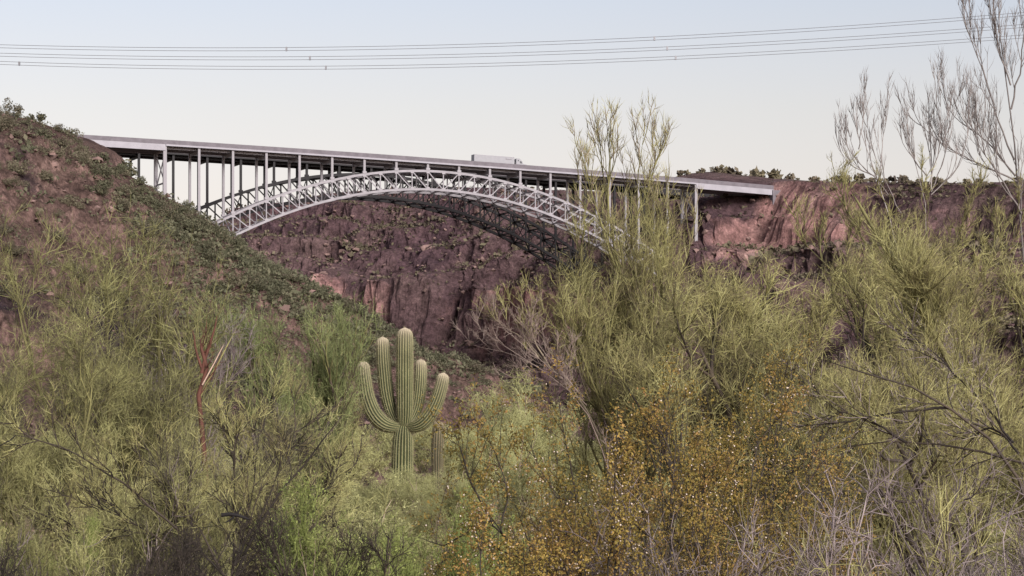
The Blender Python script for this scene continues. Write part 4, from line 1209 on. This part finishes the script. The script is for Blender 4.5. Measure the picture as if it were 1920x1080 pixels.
limb_tree([[(425, 1130), (470, 1000), (540, 900), (600, 825), (645, 775)], [(430, 1110), (440, 985), (425, 890), (440, 835), (405, 795)], [(445, 1080), (520, 990), (590, 930), (650, 880)], [(440, 1060), (500, 940), (525, 860), (560, 775)],
           [(420, 1080), (330, 990), (290, 930), (240, 912)], [(420, 1080), (360, 980), (300, 900), (250, 850)], [(410, 1100), (300, 1010), (200, 960), (100, 925)], [(330, 990), (220, 890), (120, 830), (40, 815)], [(440, 1060), (470, 930), (468, 850), (480, 770)]], 14.5,
          'dark stemmed shrub fanning out of the lower left corner', 84, ('dark_bark', 'dark_bark', 'olive_twig'), 'brush_bush', 'bush', .016, (9, 5, 5, 2), (.34, .2, .12, .07), tw=.0019, up=.10)
limb_tree([[(1960, 1000), (1905, 825), (1790, 762), (1660, 702), (1575, 682), (1520, 668)], [(1925, 870), (1800, 832), (1660, 828), (1560, 842), (1490, 858)], [(1910, 850), (1875, 797), (1845, 800), (1820, 845), (1800, 880)], [(1780, 765), (1690, 770), (1600, 790), (1500, 800)],
           [(1900, 830), (1840, 740), (1760, 650), (1700, 610)], [(1700, 830), (1640, 790), (1580, 770), (1540, 740)]], 12.5,
          'dark arching boughs reaching left across the brush at the right', 85, ('dark_bark', 'purple_twig', 'olive_twig'), 'brush_bush', 'bush', .015, (9, 5, 5, 2), (.32, .18, .11, .06), tw=.0016, up=.05)
limb_tree([[(1720, 900), (1730, 640), (1715, 520), (1690, 430), (1660, 370)], [(1730, 620), (1780, 500), (1800, 420), (1820, 365)], [(1728, 600), (1740, 480), (1745, 400), (1735, 350)], [(1730, 640), (1830, 540), (1880, 450), (1910, 390)], [(1722, 560), (1650, 480), (1610, 430), (1590, 380)],
           [(1730, 660), (1620, 560), (1540, 500), (1490, 440)]], 30,
          'airy olive palo verde with thin branches before the mesa at the right', 86, OL, PT, 'tree', .028, (10, 5, 5, 2), (.62, .34, .2, .11), tw=.0030, up=.22)
# --- creosote bushes
def creosote(px, topy, wpx, y, label, seed, nl=17000, ns=650, stems=9, lean=(0, 0), spread=.75, ar=.5):
    rng = np.random.default_rng(seed)
    h = top(topy, y); wd = wid(wpx, y)
    az = rng.uniform(0, 2 * math.pi, stems)
    D = np.stack([np.cos(az) * spread + lean[0], np.sin(az) * spread + lean[1], np.ones(stems)], 1)
    s0 = strokes(rng, rng.normal(size=(stems, 3)) * np.array([.06, .06, 0]), D, rng.uniform(.7, 1.0, stems), 9, .14, .02)
    s1 = kids(rng, s0, 8, .3, 1, .5, 1.15, .40, .3, 7, .2, .03)
    s2 = kids(rng, s1, 6, .2, 1, .4, 1.1, .18, .4, 5, .25, .04)
    s3 = kids(rng, s2, 5, .15, 1, .4, 1.1, .08, .4, 4, .25, .04)
    ap = s3.reshape(-1, 3)
    hw = np.percentile(np.abs(ap[:, 0] - np.median(ap[:, 0])), 97); zt = np.percentile(ap[:, 2], 99.5)
    xs_ = max(wd / 2 / hw, ar * h / zt); sc = np.array([xs_, xs_ * .8, h / zt])
    s0, s1, s2, s3 = (a * sc for a in (s0, s1, s2, s3))
    root = empty('creosote_bush', spot(px, y)); tag(root, label, 'bush', 'amber creosote bushes')
    S = Soup(); tubes(s0, .013, .004, 6, rng, S); tubes(s1, .0042, .0016, 5, rng, S)
    link('stems', S.mesh('stems', True), MAT['dark_bark'], root)
    S = Soup(); tubes(s2, .0016, .0009, 4, rng, S); tubes(s3, .0009, .0005, 3, rng, S)
    link('twigs', S.mesh('twigs', True), MAT['dark_bark'], root)["kind"] = "stuff"
    S = Soup(); q = along(rng, s3, nl)
    leaves(rng, q + rng.normal(size=(nl, 3)) * .012, .0060, S, .5); o = link('leaves', S.mesh('leaves'), MAT['amber_leaf'], root); o["kind"] = "stuff"
    q = along(rng, s3, ns * 2)
    sel = fbm(q * 3.0 + seed, 3) > -0.05
    q = q[sel][:ns] + rng.normal(size=(min(ns, int(sel.sum())), 3)) * .004
    V_, F = blobs(rng, q, rng.uniform(.0022, .0040, len(q)), 1.0, .12)
    o = link('seed_tufts', mesh_np('seed_tufts', V_, [F], True, {'tint': np.repeat(rng.random(len(q)), 12)}), MAT['seed_fuzz'], root); o["kind"] = "stuff"
    return root
creosote(1300, 690, 720, 9.6, 'large amber creosote bush with white seed tufts at the bottom centre', 71, 78000, 1900, stems=14, lean=(0, 0), ar=.62)
creosote(985, 815, 380, 8.7, 'lower orange creosote bush thick with white seed tufts right of the saguaro foot', 72, 34000, 1500, ar=.42)
creosote(1420, 640, 520, 11.0, 'taller yellow brown creosote bush behind the dry twigs', 73, 24000, 400)
creosote(1330, 840, 520, 9.0, 'olive amber creosote bush in front with darker leaves', 74, 20000, 400)

# --- dry twigs lower right
pv(1600, 950, 460, 8.2, 'tangle of dry grey purple twigs at the bottom right of the amber bushes', 81, ('purple_twig', 'purple_twig', 'purple_twig'), 'dry_bush', 'bush', stems=12, spread=1.3, up=-.01, m4=3, tw=.0012, r0=.009, wig=.16)
pv(1780, 800, 620, 8.8, 'dry brown brush with curved dark stems in the lower right corner', 82, ('dark_bark', 'purple_twig', 'purple_twig'), 'dry_bush', 'bush', stems=12, spread=1.2, up=.0, m4=3, tw=.0013, r0=.010, wig=.18, like=81, rz=2.1)
pv(1800, 900, 480, 7.6, 'yellow green bare twigs low in the bottom right corner', 83, ('paloverde_bark', 'olive_twig', 'olive_twig'), 'green_bush', 'bush', stems=9, spread=1.2, up=.02, m4=2, m3=5, tw=.0013, r0=.008, wig=.15)
